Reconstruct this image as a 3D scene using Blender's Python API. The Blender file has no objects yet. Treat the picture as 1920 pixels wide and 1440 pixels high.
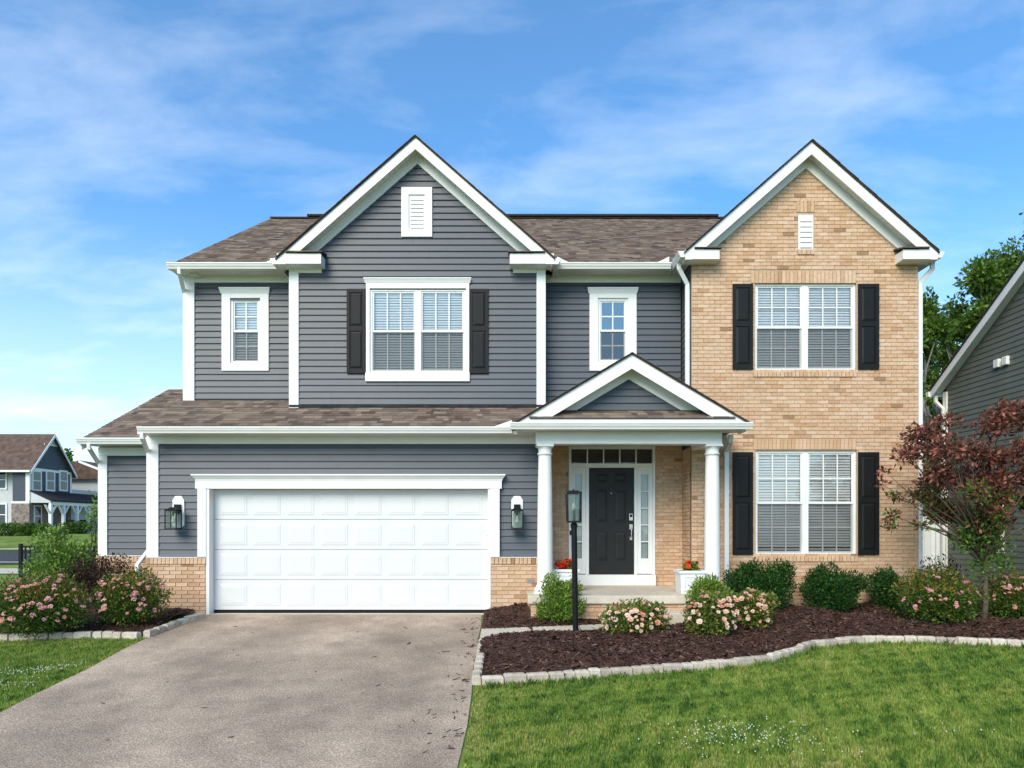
import bpy, math, random
import numpy as np
from mathutils import Vector

SC = bpy.context.scene
COL = SC.collection
R = random.Random(7)
NR = np.random.default_rng(11)

# ------------------------------------------------------------------ camera
FPX, CX, HY, CAMZ, CAMY = 1308.0, 960.0, 988.0, 1.5, -12.0
cam = bpy.data.cameras.new('camera'); camo = bpy.data.objects.new('camera', cam); COL.objects.link(camo)
camo.location = (0, CAMY, CAMZ); camo.rotation_euler = (math.pi/2, 0, 0)
cam.sensor_width = 36; cam.lens = FPX/1920*36; cam.shift_y = (HY-720)/1920
cam.clip_start = 0.05; cam.clip_end = 2000
SC.camera = camo
# ------------------------------------------------------------------ world / sun / exposure
SUN_EL, SUN_AZ = math.radians(36), math.radians(205)      # azimuth clockwise from +Y (behind the camera, left)
w = bpy.data.worlds.new('World'); SC.world = w; w.use_nodes = True
nt = w.node_tree; nt.nodes.clear()
def N(nt, t, **k):
    n = nt.nodes.new(t)
    for a, b in k.items(): setattr(n, a, b)
    return n
sky = N(nt, 'ShaderNodeTexSky', sky_type='NISHITA', sun_disc=False, sun_elevation=SUN_EL, sun_rotation=SUN_AZ)
sky.air_density = 1.0; sky.dust_density = 1.2; sky.ozone_density = 3.0
tc = N(nt, 'ShaderNodeTexCoord')
sep = N(nt, 'ShaderNodeSeparateXYZ'); nt.links.new(tc.outputs['Generated'], sep.inputs[0])
zc = N(nt, 'ShaderNodeMath', operation='MAXIMUM'); nt.links.new(sep.outputs['Z'], zc.inputs[0]); zc.inputs[1].default_value = 0.0
zz = N(nt, 'ShaderNodeMath', operation='ADD'); nt.links.new(zc.outputs[0], zz.inputs[0]); zz.inputs[1].default_value = 0.22
dx = N(nt, 'ShaderNodeMath', operation='DIVIDE'); nt.links.new(sep.outputs['X'], dx.inputs[0]); nt.links.new(zz.outputs[0], dx.inputs[1])
dy = N(nt, 'ShaderNodeMath', operation='DIVIDE'); nt.links.new(sep.outputs['Y'], dy.inputs[0]); nt.links.new(zz.outputs[0], dy.inputs[1])
cmb = N(nt, 'ShaderNodeCombineXYZ'); nt.links.new(dx.outputs[0], cmb.inputs[0]); nt.links.new(dy.outputs[0], cmb.inputs[1])
mp = N(nt, 'ShaderNodeMapping'); mp.inputs['Scale'].default_value = (1.0, 1.9, 1); mp.inputs['Rotation'].default_value = (0, 0, 0.35)
mp.inputs['Location'].default_value = (3.1, 0.4, 0)
nt.links.new(cmb.outputs[0], mp.inputs[0])
n1 = N(nt, 'ShaderNodeTexNoise'); n1.inputs['Scale'].default_value = 2.0; n1.inputs['Detail'].default_value = 9; n1.inputs['Roughness'].default_value = 0.58
n1.inputs['Distortion'].default_value = 0.25
nt.links.new(mp.outputs[0], n1.inputs['Vector'])
rmp = N(nt, 'ShaderNodeValToRGB'); rmp.color_ramp.elements[0].position = 0.45; rmp.color_ramp.elements[1].position = 0.78
rmp.color_ramp.elements[0].color = (0, 0, 0, 1); rmp.color_ramp.elements[1].color = (.29, .29, .29, 1)
nt.links.new(n1.outputs['Fac'], rmp.inputs[0])
mixc = N(nt, 'ShaderNodeMix', data_type='RGBA')
tintsky = N(nt, 'ShaderNodeMix', data_type='RGBA', blend_type='MULTIPLY'); tintsky.inputs[0].default_value = 1
tintsky.inputs[7].default_value = (0.44, 0.95, 1.20, 1)
nt.links.new(sky.outputs[0], tintsky.inputs[6])
hz = N(nt, 'ShaderNodeMapRange'); hz.inputs[1].default_value = .0; hz.inputs[2].default_value = .42; hz.inputs[3].default_value = .52; hz.inputs[4].default_value = .04; hz.interpolation_type = 'SMOOTHSTEP'
nt.links.new(sep.outputs['Z'], hz.inputs[0])
mxf = N(nt, 'ShaderNodeMath', operation='ADD'); mxf.use_clamp = True; nt.links.new(rmp.outputs[0], mxf.inputs[0]); nt.links.new(hz.outputs[0], mxf.inputs[1])
nt.links.new(mxf.outputs[0], mixc.inputs[0]); nt.links.new(tintsky.outputs[2], mixc.inputs[6]); mixc.inputs[7].default_value = (6.5, 6.8, 7.2, 1)
bg = N(nt, 'ShaderNodeBackground'); bg.inputs['Strength'].default_value = 0.122
nt.links.new(mixc.outputs[2], bg.inputs[0])
wo = N(nt, 'ShaderNodeOutputWorld'); nt.links.new(bg.outputs[0], wo.inputs[0])
sl = bpy.data.lights.new('sun', 'SUN'); sl.energy = 2.2; sl.angle = math.radians(36); sl.color = (1, .83, .62)
so = bpy.data.objects.new('sun', sl); COL.objects.link(so)
sd = Vector((math.sin(SUN_AZ)*math.cos(SUN_EL), math.cos(SUN_AZ)*math.cos(SUN_EL), math.sin(SUN_EL)))
so.rotation_euler = sd.to_track_quat('Z', 'Y').to_euler(); so.location = (-10, -20, 20)
SC.view_settings.view_transform = 'Standard'; SC.view_settings.look = 'None'
SC.view_settings.exposure = 0.88; SC.view_settings.gamma = 1.0; SC.view_settings.use_curve_mapping = False

# ------------------------------------------------------------------ photo measure -> metres on a known plane (y = depth plane, garage front = 0)
def PX(px, y): return (px-CX)*(y-CAMY)/FPX
def PZ(py, y): return CAMZ-(py-HY)*(y-CAMY)/FPX
GP = [(-60, -.62), (-9, -.55), (-7.5, -.51), (-0.1, 0.0), (1, 0), (8, -.2), (16, -.35), (21, -.3), (33, -.05), (40, .45), (48, .86), (63, 1.0), (900, 1.2)]
def gz(y): return float(np.interp(y, [a for a, _ in GP], [b for _, b in GP]))
def gzv(y): return np.interp(y, [a for a, _ in GP], [b for _, b in GP])
def ground(px, py, dz=0.0):
    y = -3.0
    for _ in range(60):
        z = gz(y)+dz; y = CAMY+FPX*(CAMZ-z)/(py-HY)
    return (PX(px, y), y)

# ------------------------------------------------------------------ materials
def lnk(m, a, b): m.node_tree.links.new(a, b)
def mat(name, col, rough=.6, spec=.3, var=.12, scale=6.0, bump=0.0, bscale=60, stops=None, transl=0.0, metal=0.0, var2=0, scale2=.6):
    m = bpy.data.materials.new(name); m.use_nodes = True
    nt = m.node_tree; p = nt.nodes['Principled BSDF']
    p.inputs['Roughness'].default_value = rough; p.inputs['Specular IOR Level'].default_value = spec; p.inputs['Metallic'].default_value = metal
    tcn = N(nt, 'ShaderNodeTexCoord')
    src = None
    if stops:
        at = N(nt, 'ShaderNodeAttribute', attribute_name='tint')
        rp = N(nt, 'ShaderNodeValToRGB'); cr = rp.color_ramp
        while len(cr.elements) < len(stops): cr.elements.new(.5)
        for e, (pos, c) in zip(cr.elements, stops): e.position = pos; e.color = (*c, 1)
        lnk(m, at.outputs['Fac'], rp.inputs[0]); src = rp.outputs[0]
    else:
        rgb = N(nt, 'ShaderNodeRGB'); rgb.outputs[0].default_value = (*col, 1); src = rgb.outputs[0]
    for v, s in ((var, scale), (var2, scale2)):
        if v > 0:
            no = N(nt, 'ShaderNodeTexNoise'); no.inputs['Scale'].default_value = s; no.inputs['Detail'].default_value = 6
            lnk(m, tcn.outputs['Object'], no.inputs['Vector'])
            mr = N(nt, 'ShaderNodeMapRange'); mr.inputs[1].default_value = .3; mr.inputs[2].default_value = .7
            mr.inputs[3].default_value = 1-v; mr.inputs[4].default_value = 1+v
            lnk(m, no.outputs['Fac'], mr.inputs[0])
            mx = N(nt, 'ShaderNodeMix', data_type='RGBA', blend_type='MULTIPLY'); mx.inputs[0].default_value = 1
            lnk(m, src, mx.inputs[6]); lnk(m, mr.outputs[0], mx.inputs[7]); src = mx.outputs[2]
    lnk(m, src, p.inputs['Base Color'])
    if bump > 0:
        nb = N(nt, 'ShaderNodeTexNoise'); nb.inputs['Scale'].default_value = bscale; nb.inputs['Detail'].default_value = 4
        lnk(m, tcn.outputs['Object'], nb.inputs['Vector'])
        bp = N(nt, 'ShaderNodeBump'); bp.inputs['Strength'].default_value = bump; bp.inputs['Distance'].default_value = .01
        lnk(m, nb.outputs['Fac'], bp.inputs['Height']); lnk(m, bp.outputs[0], p.inputs['Normal'])
    if transl > 0:
        out = nt.nodes['Material Output']; tr = N(nt, 'ShaderNodeBsdfTranslucent'); ms = N(nt, 'ShaderNodeMixShader'); ms.inputs[0].default_value = transl
        lnk(m, src, tr.inputs[0]); lnk(m, p.outputs[0], ms.inputs[1]); lnk(m, tr.outputs[0], ms.inputs[2]); lnk(m, ms.outputs[0], out.inputs[0])
    return m
def glass(name, refl=.10, tint=(.98, .99, .99)):
    m = bpy.data.materials.new(name); m.use_nodes = True; nt = m.node_tree; nt.nodes.clear()
    out = N(nt, 'ShaderNodeOutputMaterial'); ms = N(nt, 'ShaderNodeMixShader'); t = N(nt, 'ShaderNodeBsdfTransparent'); g = N(nt, 'ShaderNodeBsdfGlossy')
    t.inputs[0].default_value = (*tint, 1); g.inputs['Roughness'].default_value = .02
    fr = N(nt, 'ShaderNodeFresnel'); fr.inputs[0].default_value = 1.5
    ad = N(nt, 'ShaderNodeMath', operation='ADD'); ad.inputs[1].default_value = refl; lnk(m, fr.outputs[0], ad.inputs[0])
    tcn = N(nt, 'ShaderNodeTexCoord'); no = N(nt, 'ShaderNodeTexNoise'); no.inputs['Scale'].default_value = 2.2; lnk(m, tcn.outputs['Object'], no.inputs[0])
    bp = N(nt, 'ShaderNodeBump'); bp.inputs['Strength'].default_value = .12; bp.inputs['Distance'].default_value = .02
    lnk(m, no.outputs['Fac'], bp.inputs['Height']); lnk(m, bp.outputs[0], g.inputs['Normal'])
    lnk(m, ad.outputs[0], ms.inputs[0]); lnk(m, t.outputs[0], ms.inputs[1]); lnk(m, g.outputs[0], ms.inputs[2]); lnk(m, ms.outputs[0], out.inputs[0])
    return m
def screenmat(name):
    m = bpy.data.materials.new(name); m.use_nodes = True; nt = m.node_tree; nt.nodes.clear()
    out = N(nt, 'ShaderNodeOutputMaterial'); ms = N(nt, 'ShaderNodeMixShader'); t = N(nt, 'ShaderNodeBsdfTransparent'); d = N(nt, 'ShaderNodeBsdfDiffuse')
    d.inputs[0].default_value = (.06, .065, .07, 1); ms.inputs[0].default_value = .40
    lnk(m, t.outputs[0], ms.inputs[1]); lnk(m, d.outputs[0], ms.inputs[2]); lnk(m, ms.outputs[0], out.inputs[0]); return m

M = {}
M['white'] = mat('white_trim_vinyl', (.74, .74, .73), .42, .4, .035, 3, .05, 40)
M['white2'] = mat('white_gutter_metal', (.72, .72, .70), .35, .45, .04, 3)
M['soffit'] = mat('white_soffit_vinyl', (.72, .71, .67), .5, .3, .05, 3)
M['doorwhite'] = mat('white_garage_door_steel', (.63, .63, .63), .38, .4, .02, 2, .06, 120)
M['siding'] = mat('blue_grey_vinyl_siding', (.072, .083, .102), .45, .4, .07, 3.0, .10, 90, var2=.05, scale2=.5)
M['shutter'] = mat('black_shutter_vinyl', (.009, .009, .010), .5, .2, .1, 8, .25, 70)
M['blackmetal'] = mat('black_painted_metal', (.007, .007, .008), .5, .2, .1, 8)
M['doorblack'] = mat('charcoal_door_paint', (.017, .0165, .017), .45, .25, .1, 8, .08, 60)
BR = [(0, (.25, .150, .088)), (.15, (.42, .252, .146)), (.4, (.525, .335, .208)), (.62, (.58, .385, .252)), (.82, (.62, .44, .315)), (1, (.48, .255, .135))]
M['brick'] = mat('tan_brick', (.5, .3, .2), .85, .15, .13, 22, .5, 120, stops=BR)
M['mortar'] = mat('sand_mortar', (.46, .35, .25), .95, .1, .15, 25, .4, 150)
SH = [(0, (.088, .064, .052)), (.25, (.135, .098, .078)), (.5, (.178, .132, .104)), (.75, (.235, .180, .138)), (.9, (.28, .218, .165)), (1, (.19, .115, .088))]
M['shingle'] = mat('brown_asphalt_shingle', (.1, .07, .06), .92, .15, .22, 90, .5, 220, stops=SH)
M['roofslab'] = mat('brown_roof_underlay', (.07, .048, .04), .95, .1, .3, 40, .4, 160)
M['concrete'] = mat('pale_concrete', (.53, .47, .385), .88, .2, .10, 7, .2, 160, var2=.08, scale2=1)
M['stone'] = mat('grey_edging_stone', (.45, .43, .40), .9, .15, .18, 14, .6, 70, stops=[(0, (.38, .325, .265)), (.5, (.50, .435, .355)), (1, (.58, .52, .435))])
M['interior'] = mat('dark_room_interior', (.035, .035, .037), .9, .1, .2, 3)
M['blind'] = mat('white_blind', (.86, .86, .86), .5, .3, .03, 5)
M['glass'] = glass('window_glass', .05)
M['glass_up'] = glass('upper_window_glass', .10)
M['glass_bare'] = glass('uncurtained_window_glass', .30)
M['lampglass'] = glass('lantern_glass', .0, (.74, .80, .78))
M['screen'] = screenmat('insect_screen')
M['bulb'] = mat('frosted_bulb', (.85, .80, .68), .3, .5, .02)
M['nickel'] = mat('satin_nickel', (.62, .60, .56), .3, .5, .05, 20, metal=.8)
M['mulch'] = mat('brown_mulch', (.07, .037, .028), .95, .1, .45, 45, .8, 90)
M['chip'] = mat('mulch_chip', (.06, .03, .02), .9, .15, .2, 60, stops=[(0, (.020, .012, .010)), (.5, (.064, .033, .025)), (.85, (.125, .068, .050)), (1, (.24, .145, .095))])
M['neighgreen'] = mat('grey_green_siding', (.125, .138, .122), .5, .35, .07, 3, .1, 90)
M['palesiding'] = mat('pale_grey_siding', (.50, .51, .52), .5, .35, .06, 3)
M['darkpanel'] = mat('slate_blue_panel', (.055, .068, .09), .6, .3, .1, 3)
M['darkroof'] = mat('charcoal_shingle', (.035, .035, .038), .9, .1, .3, 12)
M['fieldstone'] = mat('grey_brown_stone_veneer', (.22, .18, .155), .9, .15, .5, 5, .5, 30)
M['fencewhite'] = mat('white_vinyl_fence', (.78, .79, .80), .45, .35, .03, 3)
M['bark'] = mat('grey_brown_bark', (.11, .085, .065), .9, .1, .35, 25, .8, 60)
M['darkbark'] = mat('dark_bark', (.05, .035, .03), .9, .1, .35, 25, .8, 60)
M['palebark'] = mat('pale_bark', (.22, .20, .17), .9, .1, .35, 10, .5, 40)
def leafm(name, a, b, c, transl=.25, rough=.5):
    return mat(name, a, rough, .18, .15, 9, stops=[(0, a), (.55, b), (1, c)], transl=transl)
M['boxwood'] = leafm('boxwood_leaf', (.055, .120, .016), (.135, .235, .032), (.29, .38, .065))
M['yew'] = leafm('yew_needle', (.008, .034, .007), (.022, .075, .013), (.062, .155, .028), .15)
M['spirea'] = leafm('spirea_leaf', (.028, .075, .012), (.075, .15, .022), (.33, .19, .05))
M['roseleaf'] = leafm('rose_leaf', (.045, .095, .018), (.12, .19, .030), (.36, .27, .085))
M['purple'] = leafm('purple_shrub_leaf', (.018, .010, .010), (.045, .022, .018), (.11, .055, .035))
M['greenshrub'] = leafm('light_green_shrub_leaf', (.06, .13, .022), (.15, .26, .04), (.32, .42, .085), .3)
M['plum'] = leafm('plum_leaf', (.035, .040, .018), (.145, .050, .036), (.44, .165, .125), .3)
M['treeleaf'] = leafm('woodland_leaf', (.028, .065, .010), (.08, .15, .020), (.20, .29, .045), .35)
M['pink'] = mat('pink_blossom', (.7, .35, .4), .7, .2, .12, 30, stops=[(0, (.46, .22, .12)), (.5, (.68, .30, .32)), (1, (.80, .48, .47))], transl=.2)
M['peach'] = mat('peach_rose_petal', (.8, .5, .4), .7, .2, .1, 30, stops=[(0, (.72, .28, .16)), (.5, (.78, .43, .32)), (1, (.84, .66, .54))], transl=.2)
M['red'] = mat('red_flower', (.6, .03, .02), .6, .2, .1, 30, stops=[(0, (.5, .012, .02)), (.6, (.65, .03, .02)), (1, (.75, .13, .02))], transl=.2)
M['grass'] = mat('grass_blade', (.08, .14, .03), .6, .25, .08, 5, stops=[(0, (.072, .160, .030)), (.35, (.170, .280, .044)), (.7, (.295, .370, .072)), (1, (.46, .43, .15))], transl=.3)
M['clover'] = mat('white_clover_flower', (.58, .59, .50), .7, .2, .1, 30)

def groundmat():
    m = mat('lawn_soil', (.15, .21, .045), .95, .1, .35, 3.5, .6, 60, var2=.3, scale2=.5); return m
M['ground'] = groundmat()
def drivemat():
    m = bpy.data.materials.new('weathered_asphalt'); m.use_nodes = True; nt = m.node_tree; p = nt.nodes['Principled BSDF']
    p.inputs['Roughness'].default_value = .92; p.inputs['Specular IOR Level'].default_value = .2
    tcn = N(nt, 'ShaderNodeTexCoord'); src = None
    base = N(nt, 'ShaderNodeRGB'); base.outputs[0].default_value = (.365, .280, .212, 1); src = base.outputs[0]
    def layer(scale, lo, hi, detail=5, p0=.3, p1=.7, vec=None, tex='ShaderNodeTexNoise'):
        nonlocal src
        no = N(nt, tex); no.inputs['Scale'].default_value = scale
        if tex == 'ShaderNodeTexNoise': no.inputs['Detail'].default_value = detail
        lnk(m, vec or tcn.outputs['Object'], no.inputs['Vector'])
        mr = N(nt, 'ShaderNodeMapRange'); mr.inputs[1].default_value = p0; mr.inputs[2].default_value = p1; mr.inputs[3].default_value = lo; mr.inputs[4].default_value = hi
        lnk(m, no.outputs[0], mr.inputs[0])
        mx = N(nt, 'ShaderNodeMix', data_type='RGBA', blend_type='MULTIPLY'); mx.inputs[0].default_value = 1
        lnk(m, src, mx.inputs[6]); lnk(m, mr.outputs[0], mx.inputs[7]); src = mx.outputs[2]; return no
    mpn = N(nt, 'ShaderNodeMapping'); mpn.inputs['Scale'].default_value = (1.0, .55, 1); mpn.inputs['Rotation'].default_value = (0, 0, -.5); lnk(m, tcn.outputs['Object'], mpn.inputs[0])
    layer(.8, .66, 1.24, 4, vec=mpn.outputs[0]); layer(2.6, .82, 1.15, 6)
    v = layer(60, .66, 1.2, 2, .1, .7, tex='ShaderNodeTexVoronoi'); layer(45, .80, 1.22, 3); layer(160, .82, 1.18, 3)
    # rust specks with a shape of their own
    sp = N(nt, 'ShaderNodeTexNoise'); sp.inputs['Scale'].default_value = 1.7; sp.inputs['Detail'].default_value = 3; lnk(m, tcn.outputs['Object'], sp.inputs[0])
    mr = N(nt, 'ShaderNodeMapRange'); mr.inputs[1].default_value = .73; mr.inputs[2].default_value = .80; lnk(m, sp.outputs['Fac'], mr.inputs[0])
    mx = N(nt, 'ShaderNodeMix', data_type='RGBA'); lnk(m, mr.outputs[0], mx.inputs[0]); lnk(m, src, mx.inputs[6]); mx.inputs[7].default_value = (.26, .12, .035, 1)
    lnk(m, mx.outputs[2], p.inputs['Base Color'])
    bp = N(nt, 'ShaderNodeBump'); bp.inputs['Strength'].default_value = .7; bp.inputs['Distance'].default_value = .008
    lnk(m, v.outputs[0], bp.inputs['Height']); lnk(m, bp.outputs[0], p.inputs['Normal'])
    return m
M['drive'] = drivemat()
M['road'] = mat('street_asphalt', (.055, .056, .06), .9, .2, .15, 3)

# ------------------------------------------------------------------ mesh helpers
class MB:
    def __init__(s): s.v = []; s.f = []; s.t = []
    def poly(s, pts, t=.5):
        b = len(s.v); s.v += [tuple(p) for p in pts]; s.t += [t]*len(pts); s.f.append(tuple(range(b, b+len(pts)))); return s
    def hexa(s, p, t=.5):       # 8 points: bottom ring 0-3, top ring 4-7 (ccw from above)
        b = len(s.v); s.v += [tuple(q) for q in p]; s.t += [t]*8
        for f in ((3, 2, 1, 0), (4, 5, 6, 7), (0, 1, 5, 4), (1, 2, 6, 5), (2, 3, 7, 6), (3, 0, 4, 7)): s.f.append(tuple(b+i for i in f))
        return s
    def box(s, x0, x1, y0, y1, z0, z1, t=.5):
        return s.hexa([(x0, y0, z0), (x1, y0, z0), (x1, y1, z0), (x0, y1, z0), (x0, y0, z1), (x1, y0, z1), (x1, y1, z1), (x0, y1, z1)], t)
    def prism(s, prof, axis, a, b, t=.5):
        """extrude a 2-D profile: axis 'y' -> (x,z) profile, 'x' -> (y,z), 'z' -> (x,y)"""
        def P(q, c): return {'y': (q[0], c, q[1]), 'x': (c, q[0], q[1]), 'z': (q[0], q[1], c)}[axis]
        n = len(prof); k = len(s.v)
        s.v += [P(q, a) for q in prof]+[P(q, b) for q in prof]; s.t += [t]*2*n
        s.f.append(tuple(k+i for i in range(n))); s.f.append(tuple(k+n+i for i in reversed(range(n))))
        for i in range(n): j = (i+1) % n; s.f.append((k+i, k+n+i, k+n+j, k+j))
        return s
    def tube(s, pts, rad, seg=8, t=.5):
        k = len(s.v); pts = [Vector(p) for p in pts]; n = len(pts)
        if not hasattr(rad, '__len__'): rad = [rad]*n
        for i, p in enumerate(pts):
            d = (pts[min(i+1, n-1)]-pts[max(i-1, 0)]).normalized(); a = d.orthogonal().normalized() if i == 0 else (a0-d*a0.dot(d)).normalized(); a0 = a; b = d.cross(a)
            for q in range(seg):
                an = 2*math.pi*q/seg; s.v.append(tuple(p+(a*math.cos(an)+b*math.sin(an))*rad[i])); s.t.append(t)
        for i in range(n-1):
            for q in range(seg):
                r = (q+1) % seg; s.f.append((k+i*seg+q, k+i*seg+r, k+(i+1)*seg+r, k+(i+1)*seg+q))
        s.f.append(tuple(k+q for q in reversed(range(seg)))); s.f.append(tuple(k+(n-1)*seg+q for q in range(seg))); return s
    def rtube(s, pts, w, d, side=(1, 0, 0)):
        """rectangular tube along a polyline; w along `side`"""
        k = len(s.v); pts = [Vector(p) for p in pts]; n = len(pts); sv = Vector(side)
        for i, p in enumerate(pts):
            t = (pts[min(i+1, n-1)]-pts[max(i-1, 0)]).normalized(); a = (sv-t*sv.dot(t))
            a = a.normalized() if a.length > .05 else Vector((0, 1, 0)); b = t.cross(a)
            for (u, v2) in ((-1, -1), (1, -1), (1, 1), (-1, 1)): s.v.append(tuple(p+a*u*w/2+b*v2*d/2)); s.t.append(.5)
        for i in range(n-1):
            for q in range(4): r = (q+1) % 4; s.f.append((k+i*4+q, k+i*4+r, k+(i+1)*4+r, k+(i+1)*4+q))
        s.f.append((k+3, k+2, k+1, k)); s.f.append(tuple(k+(n-1)*4+q for q in range(4))); return s
    def lathe(s, prof, c, seg=20):
        k = len(s.v); n = len(prof)
        for r, z in prof:
            for q in range(seg): an = 2*math.pi*q/seg; s.v.append((c[0]+r*math.cos(an), c[1]+r*math.sin(an), c[2]+z)); s.t.append(.5)
        for i in range(n-1):
            for q in range(seg): r = (q+1) % seg; s.f.append((k+i*seg+q, k+i*seg+r, k+(i+1)*seg+r, k+(i+1)*seg+q))
        s.f.append(tuple(k+q for q in reversed(range(seg)))); s.f.append(tuple(k+(n-1)*seg+q for q in range(seg))); return s
    def mesh(s, name, m, smooth=False):
        me = bpy.data.meshes.new(name); me.from_pydata(s.v, [], s.f); me.materials.append(M[m] if isinstance(m, str) else m)
        a = me.attributes.new('tint', 'FLOAT', 'POINT'); a.data.foreach_set('value', np.array(s.t, dtype=np.float32))
        if smooth: me.polygons.foreach_set('use_smooth', [True]*len(me.polygons))
        me.update(); return me
def link(name, me, parent=None, loc=None, **props):
    o = bpy.data.objects.new(name, me); COL.objects.link(o)
    if parent is not None: o.parent = parent
    if loc is not None: o.location = loc
    for k, v in props.items(): o[k] = v
    return o
def part(name, mb, m, parent=None, loc=None, smooth=False, bevel=0, **props):
    o = link(name, mb.mesh(name, m, smooth), parent, loc, **props)
    if bevel: b = o.modifiers.new('bevel', 'BEVEL'); b.width = bevel; b.segments = 2; b.limit_method = 'ANGLE'
    return o
def thing(name, label, cat, loc=(0, 0, 0), group=None):
    o = link(name, None, None, loc, label=label, category=cat)
    if group: o['group'] = group
    return o
def bulk(name, V, F, T, m, parent=None, loc=None, **props):
    me = bpy.data.meshes.new(name); nv, k = len(V), F.shape[1]
    me.vertices.add(nv); me.vertices.foreach_set('co', np.ascontiguousarray(V, dtype=np.float32).ravel())
    me.loops.add(F.size); me.loops.foreach_set('vertex_index', np.ascontiguousarray(F, dtype=np.int32).ravel())
    me.polygons.add(len(F)); me.polygons.foreach_set('loop_start', np.arange(0, F.size, k, dtype=np.int32))
    me.update(calc_edges=True); me.materials.append(M[m])
    a = me.attributes.new('tint', 'FLOAT', 'POINT'); a.data.foreach_set('value', np.ascontiguousarray(T, dtype=np.float32))
    return link(name, me, parent, loc, **props)

# ================================================================== GROUND
xs = np.concatenate([np.linspace(-600, -60, 10), np.linspace(-50, -12, 20), np.linspace(-11, 12, 47), np.linspace(14, 50, 12), np.linspace(80, 600, 9)])
ys = np.concatenate([np.linspace(-200, -20, 8), np.linspace(-14, 2, 65), np.linspace(3, 60, 58), np.linspace(70, 900, 20)])
gx, gy = np.meshgrid(xs, ys); gzz = gzv(gy)
V = np.stack([gx.ravel(), gy.ravel(), gzz.ravel()], 1); nx_, ny_ = len(xs), len(ys)
I = (np.arange(ny_-1)[:, None]*nx_+np.arange(nx_-1)[None]).ravel(); F = np.stack([I, I+1, I+1+nx_, I+nx_], 1)
bulk('ground', V, F, np.full(len(V), .5), 'ground', kind='structure')

def sheet(name, poly, dz, m, step=.5, **props):
    """polygon given as left and right boundary chains [(x,y)...] of equal length, laid dz above the ground"""
    L, Rr = poly; mb = MB(); n = 8
    for i in range(len(L)-1):
        for j in range(n):
            def P(q, k):
                a = j/n if k == 0 else (j+1)/n
                x = L[q][0]*(1-a)+Rr[q][0]*a; y = L[q][1]*(1-a)+Rr[q][1]*a; return (x, y, gz(y)+dz)
            mb.poly([P(i, 0), P(i, 1), P(i+1, 1), P(i+1, 0)])
    return part(name, mb, m, **props)
yy = [-11.5, -10, -9, -8, -7.5, -6.5, -5.5, -4.5, -3.5, -2.5, -1.9, -1, -.4, -.128, .1]
dl = [(float(np.interp(y, [-11.5, -8, -5.1, -1.9, 0], [-4.9, -4.97, -5.05, -5.30, -5.36]))+.02*math.sin(y*3.1), y) for y in yy]
dr = [(float(np.interp(y, [-11.5, -6.4, 0], [-.40, -.42, -.50]))+.02*math.sin(y*4.3+1), y) for y in yy]
yy = yy[:-1]; dl = dl[:-1]; dr = dr[:-1]
sheet('driveway', (dl, dr), .012, 'drive', kind='structure')
sheet('garage_apron', ([(-5.24, -.13), (-5.24, .3)], [(-.36, -.13), (-.36, .3)]), .008, 'concrete', kind='structure')

# ================================================================== HOUSE
HOUSE = thing('house', 'two-storey house with blue-grey siding, tan brick wing and white garage door', 'house')
YG, YB, YL, YM, YW = 0.0, .42, .65, .75, 1.2       # garage, brick wing, garage side bay, main gable, main wall
GX0, GX1 = -6.248, .61
EXP = .1165

def subtract(ivs, a, b):
    out = []
    for x0, x1 in ivs:
        if b <= x0 or a >= x1: out.append((x0, x1)); continue
        if a > x0: out.append((x0, a))
        if b < x1: out.append((b, x1))
    return out
def backing(name, x0, x1, z0, z1, y, holes, m, parent, extra=None, th=.10):
    xsn = sorted({x0, x1, *[h[0] for h in holes], *[h[1] for h in holes]}); zsn = sorted({z0, z1, *[h[2] for h in holes], *[h[3] for h in holes]})
    xsn = [x for x in xsn if x0 <= x <= x1]; zsn = [z for z in zsn if z0 <= z <= z1]; mb = MB()
    for i in range(len(xsn)-1):
        for j in range(len(zsn)-1):
            cx, cz = (xsn[i]+xsn[i+1])/2, (zsn[j]+zsn[j+1])/2
            if any(h[0] < cx < h[1] and h[2] < cz < h[3] for h in holes): continue
            mb.box(xsn[i], xsn[i+1], y, y+th, zsn[j], zsn[j+1])
    if extra: mb.prism(extra, 'y', y, y+th)
    return part(name, mb, m, parent)
PLANKS = {}
def siding(parent, x0, x1, z0, z1, y, holes=(), clip=None, m='siding', ex=EXP):
    """lapped planks, one object each; plank front bottom edge stands 16 mm proud"""
    n = int(math.ceil((z1-z0)/ex))
    for k in range(n):
        za, zb = z0+k*ex, min(z0+(k+1)*ex, z1); zm = (za+zb)/2
        if zb-za < .02: continue
        a, b = (x0, x1) if clip is None else clip(zm)
        if b-a < .05: continue
        ivs = [(a, b)]
        for h in holes:
            if h[2]-.02 < zm < h[3]+.02: ivs = subtract(ivs, h[0], h[1])
        jn = []
        for (p, q) in ivs:
            if q-p > 2.2: c = R.uniform(p+.5, q-.5); c = round(c/.3)*.3; jn += [(p, c-.001), (c+.001, q)]
            else: jn.append((p, q))
        for (p, q) in jn:
            if q-p < .04: continue
            L = q-p; key = (round(L, 3), round(zb-za, 3), m)
            if key not in PLANKS:
                mb = MB(); hgt = zb-za; pr = [(.0, .007), (-.014, .007), (-.021, 0), (-.0275, 0), (-.028, .004), (-.0245, .014), (-.006, hgt-.001), (.0, hgt-.001)]
                mb.prism(pr, 'x', -L/2, L/2); PLANKS[key] = mb.mesh('siding_plank', m)
            link('siding_plank', PLANKS[key], parent, ((p+q)/2, y-.001+R.uniform(-.0008, .0008), za))
GUT = [(0, 0), (-.115, 0), (-.122, -.004), (-.122, -.022), (-.112, -.03), (-.104, -.055), (-.085, -.082), (-.078, -.105), (0, -.105)]
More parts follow.
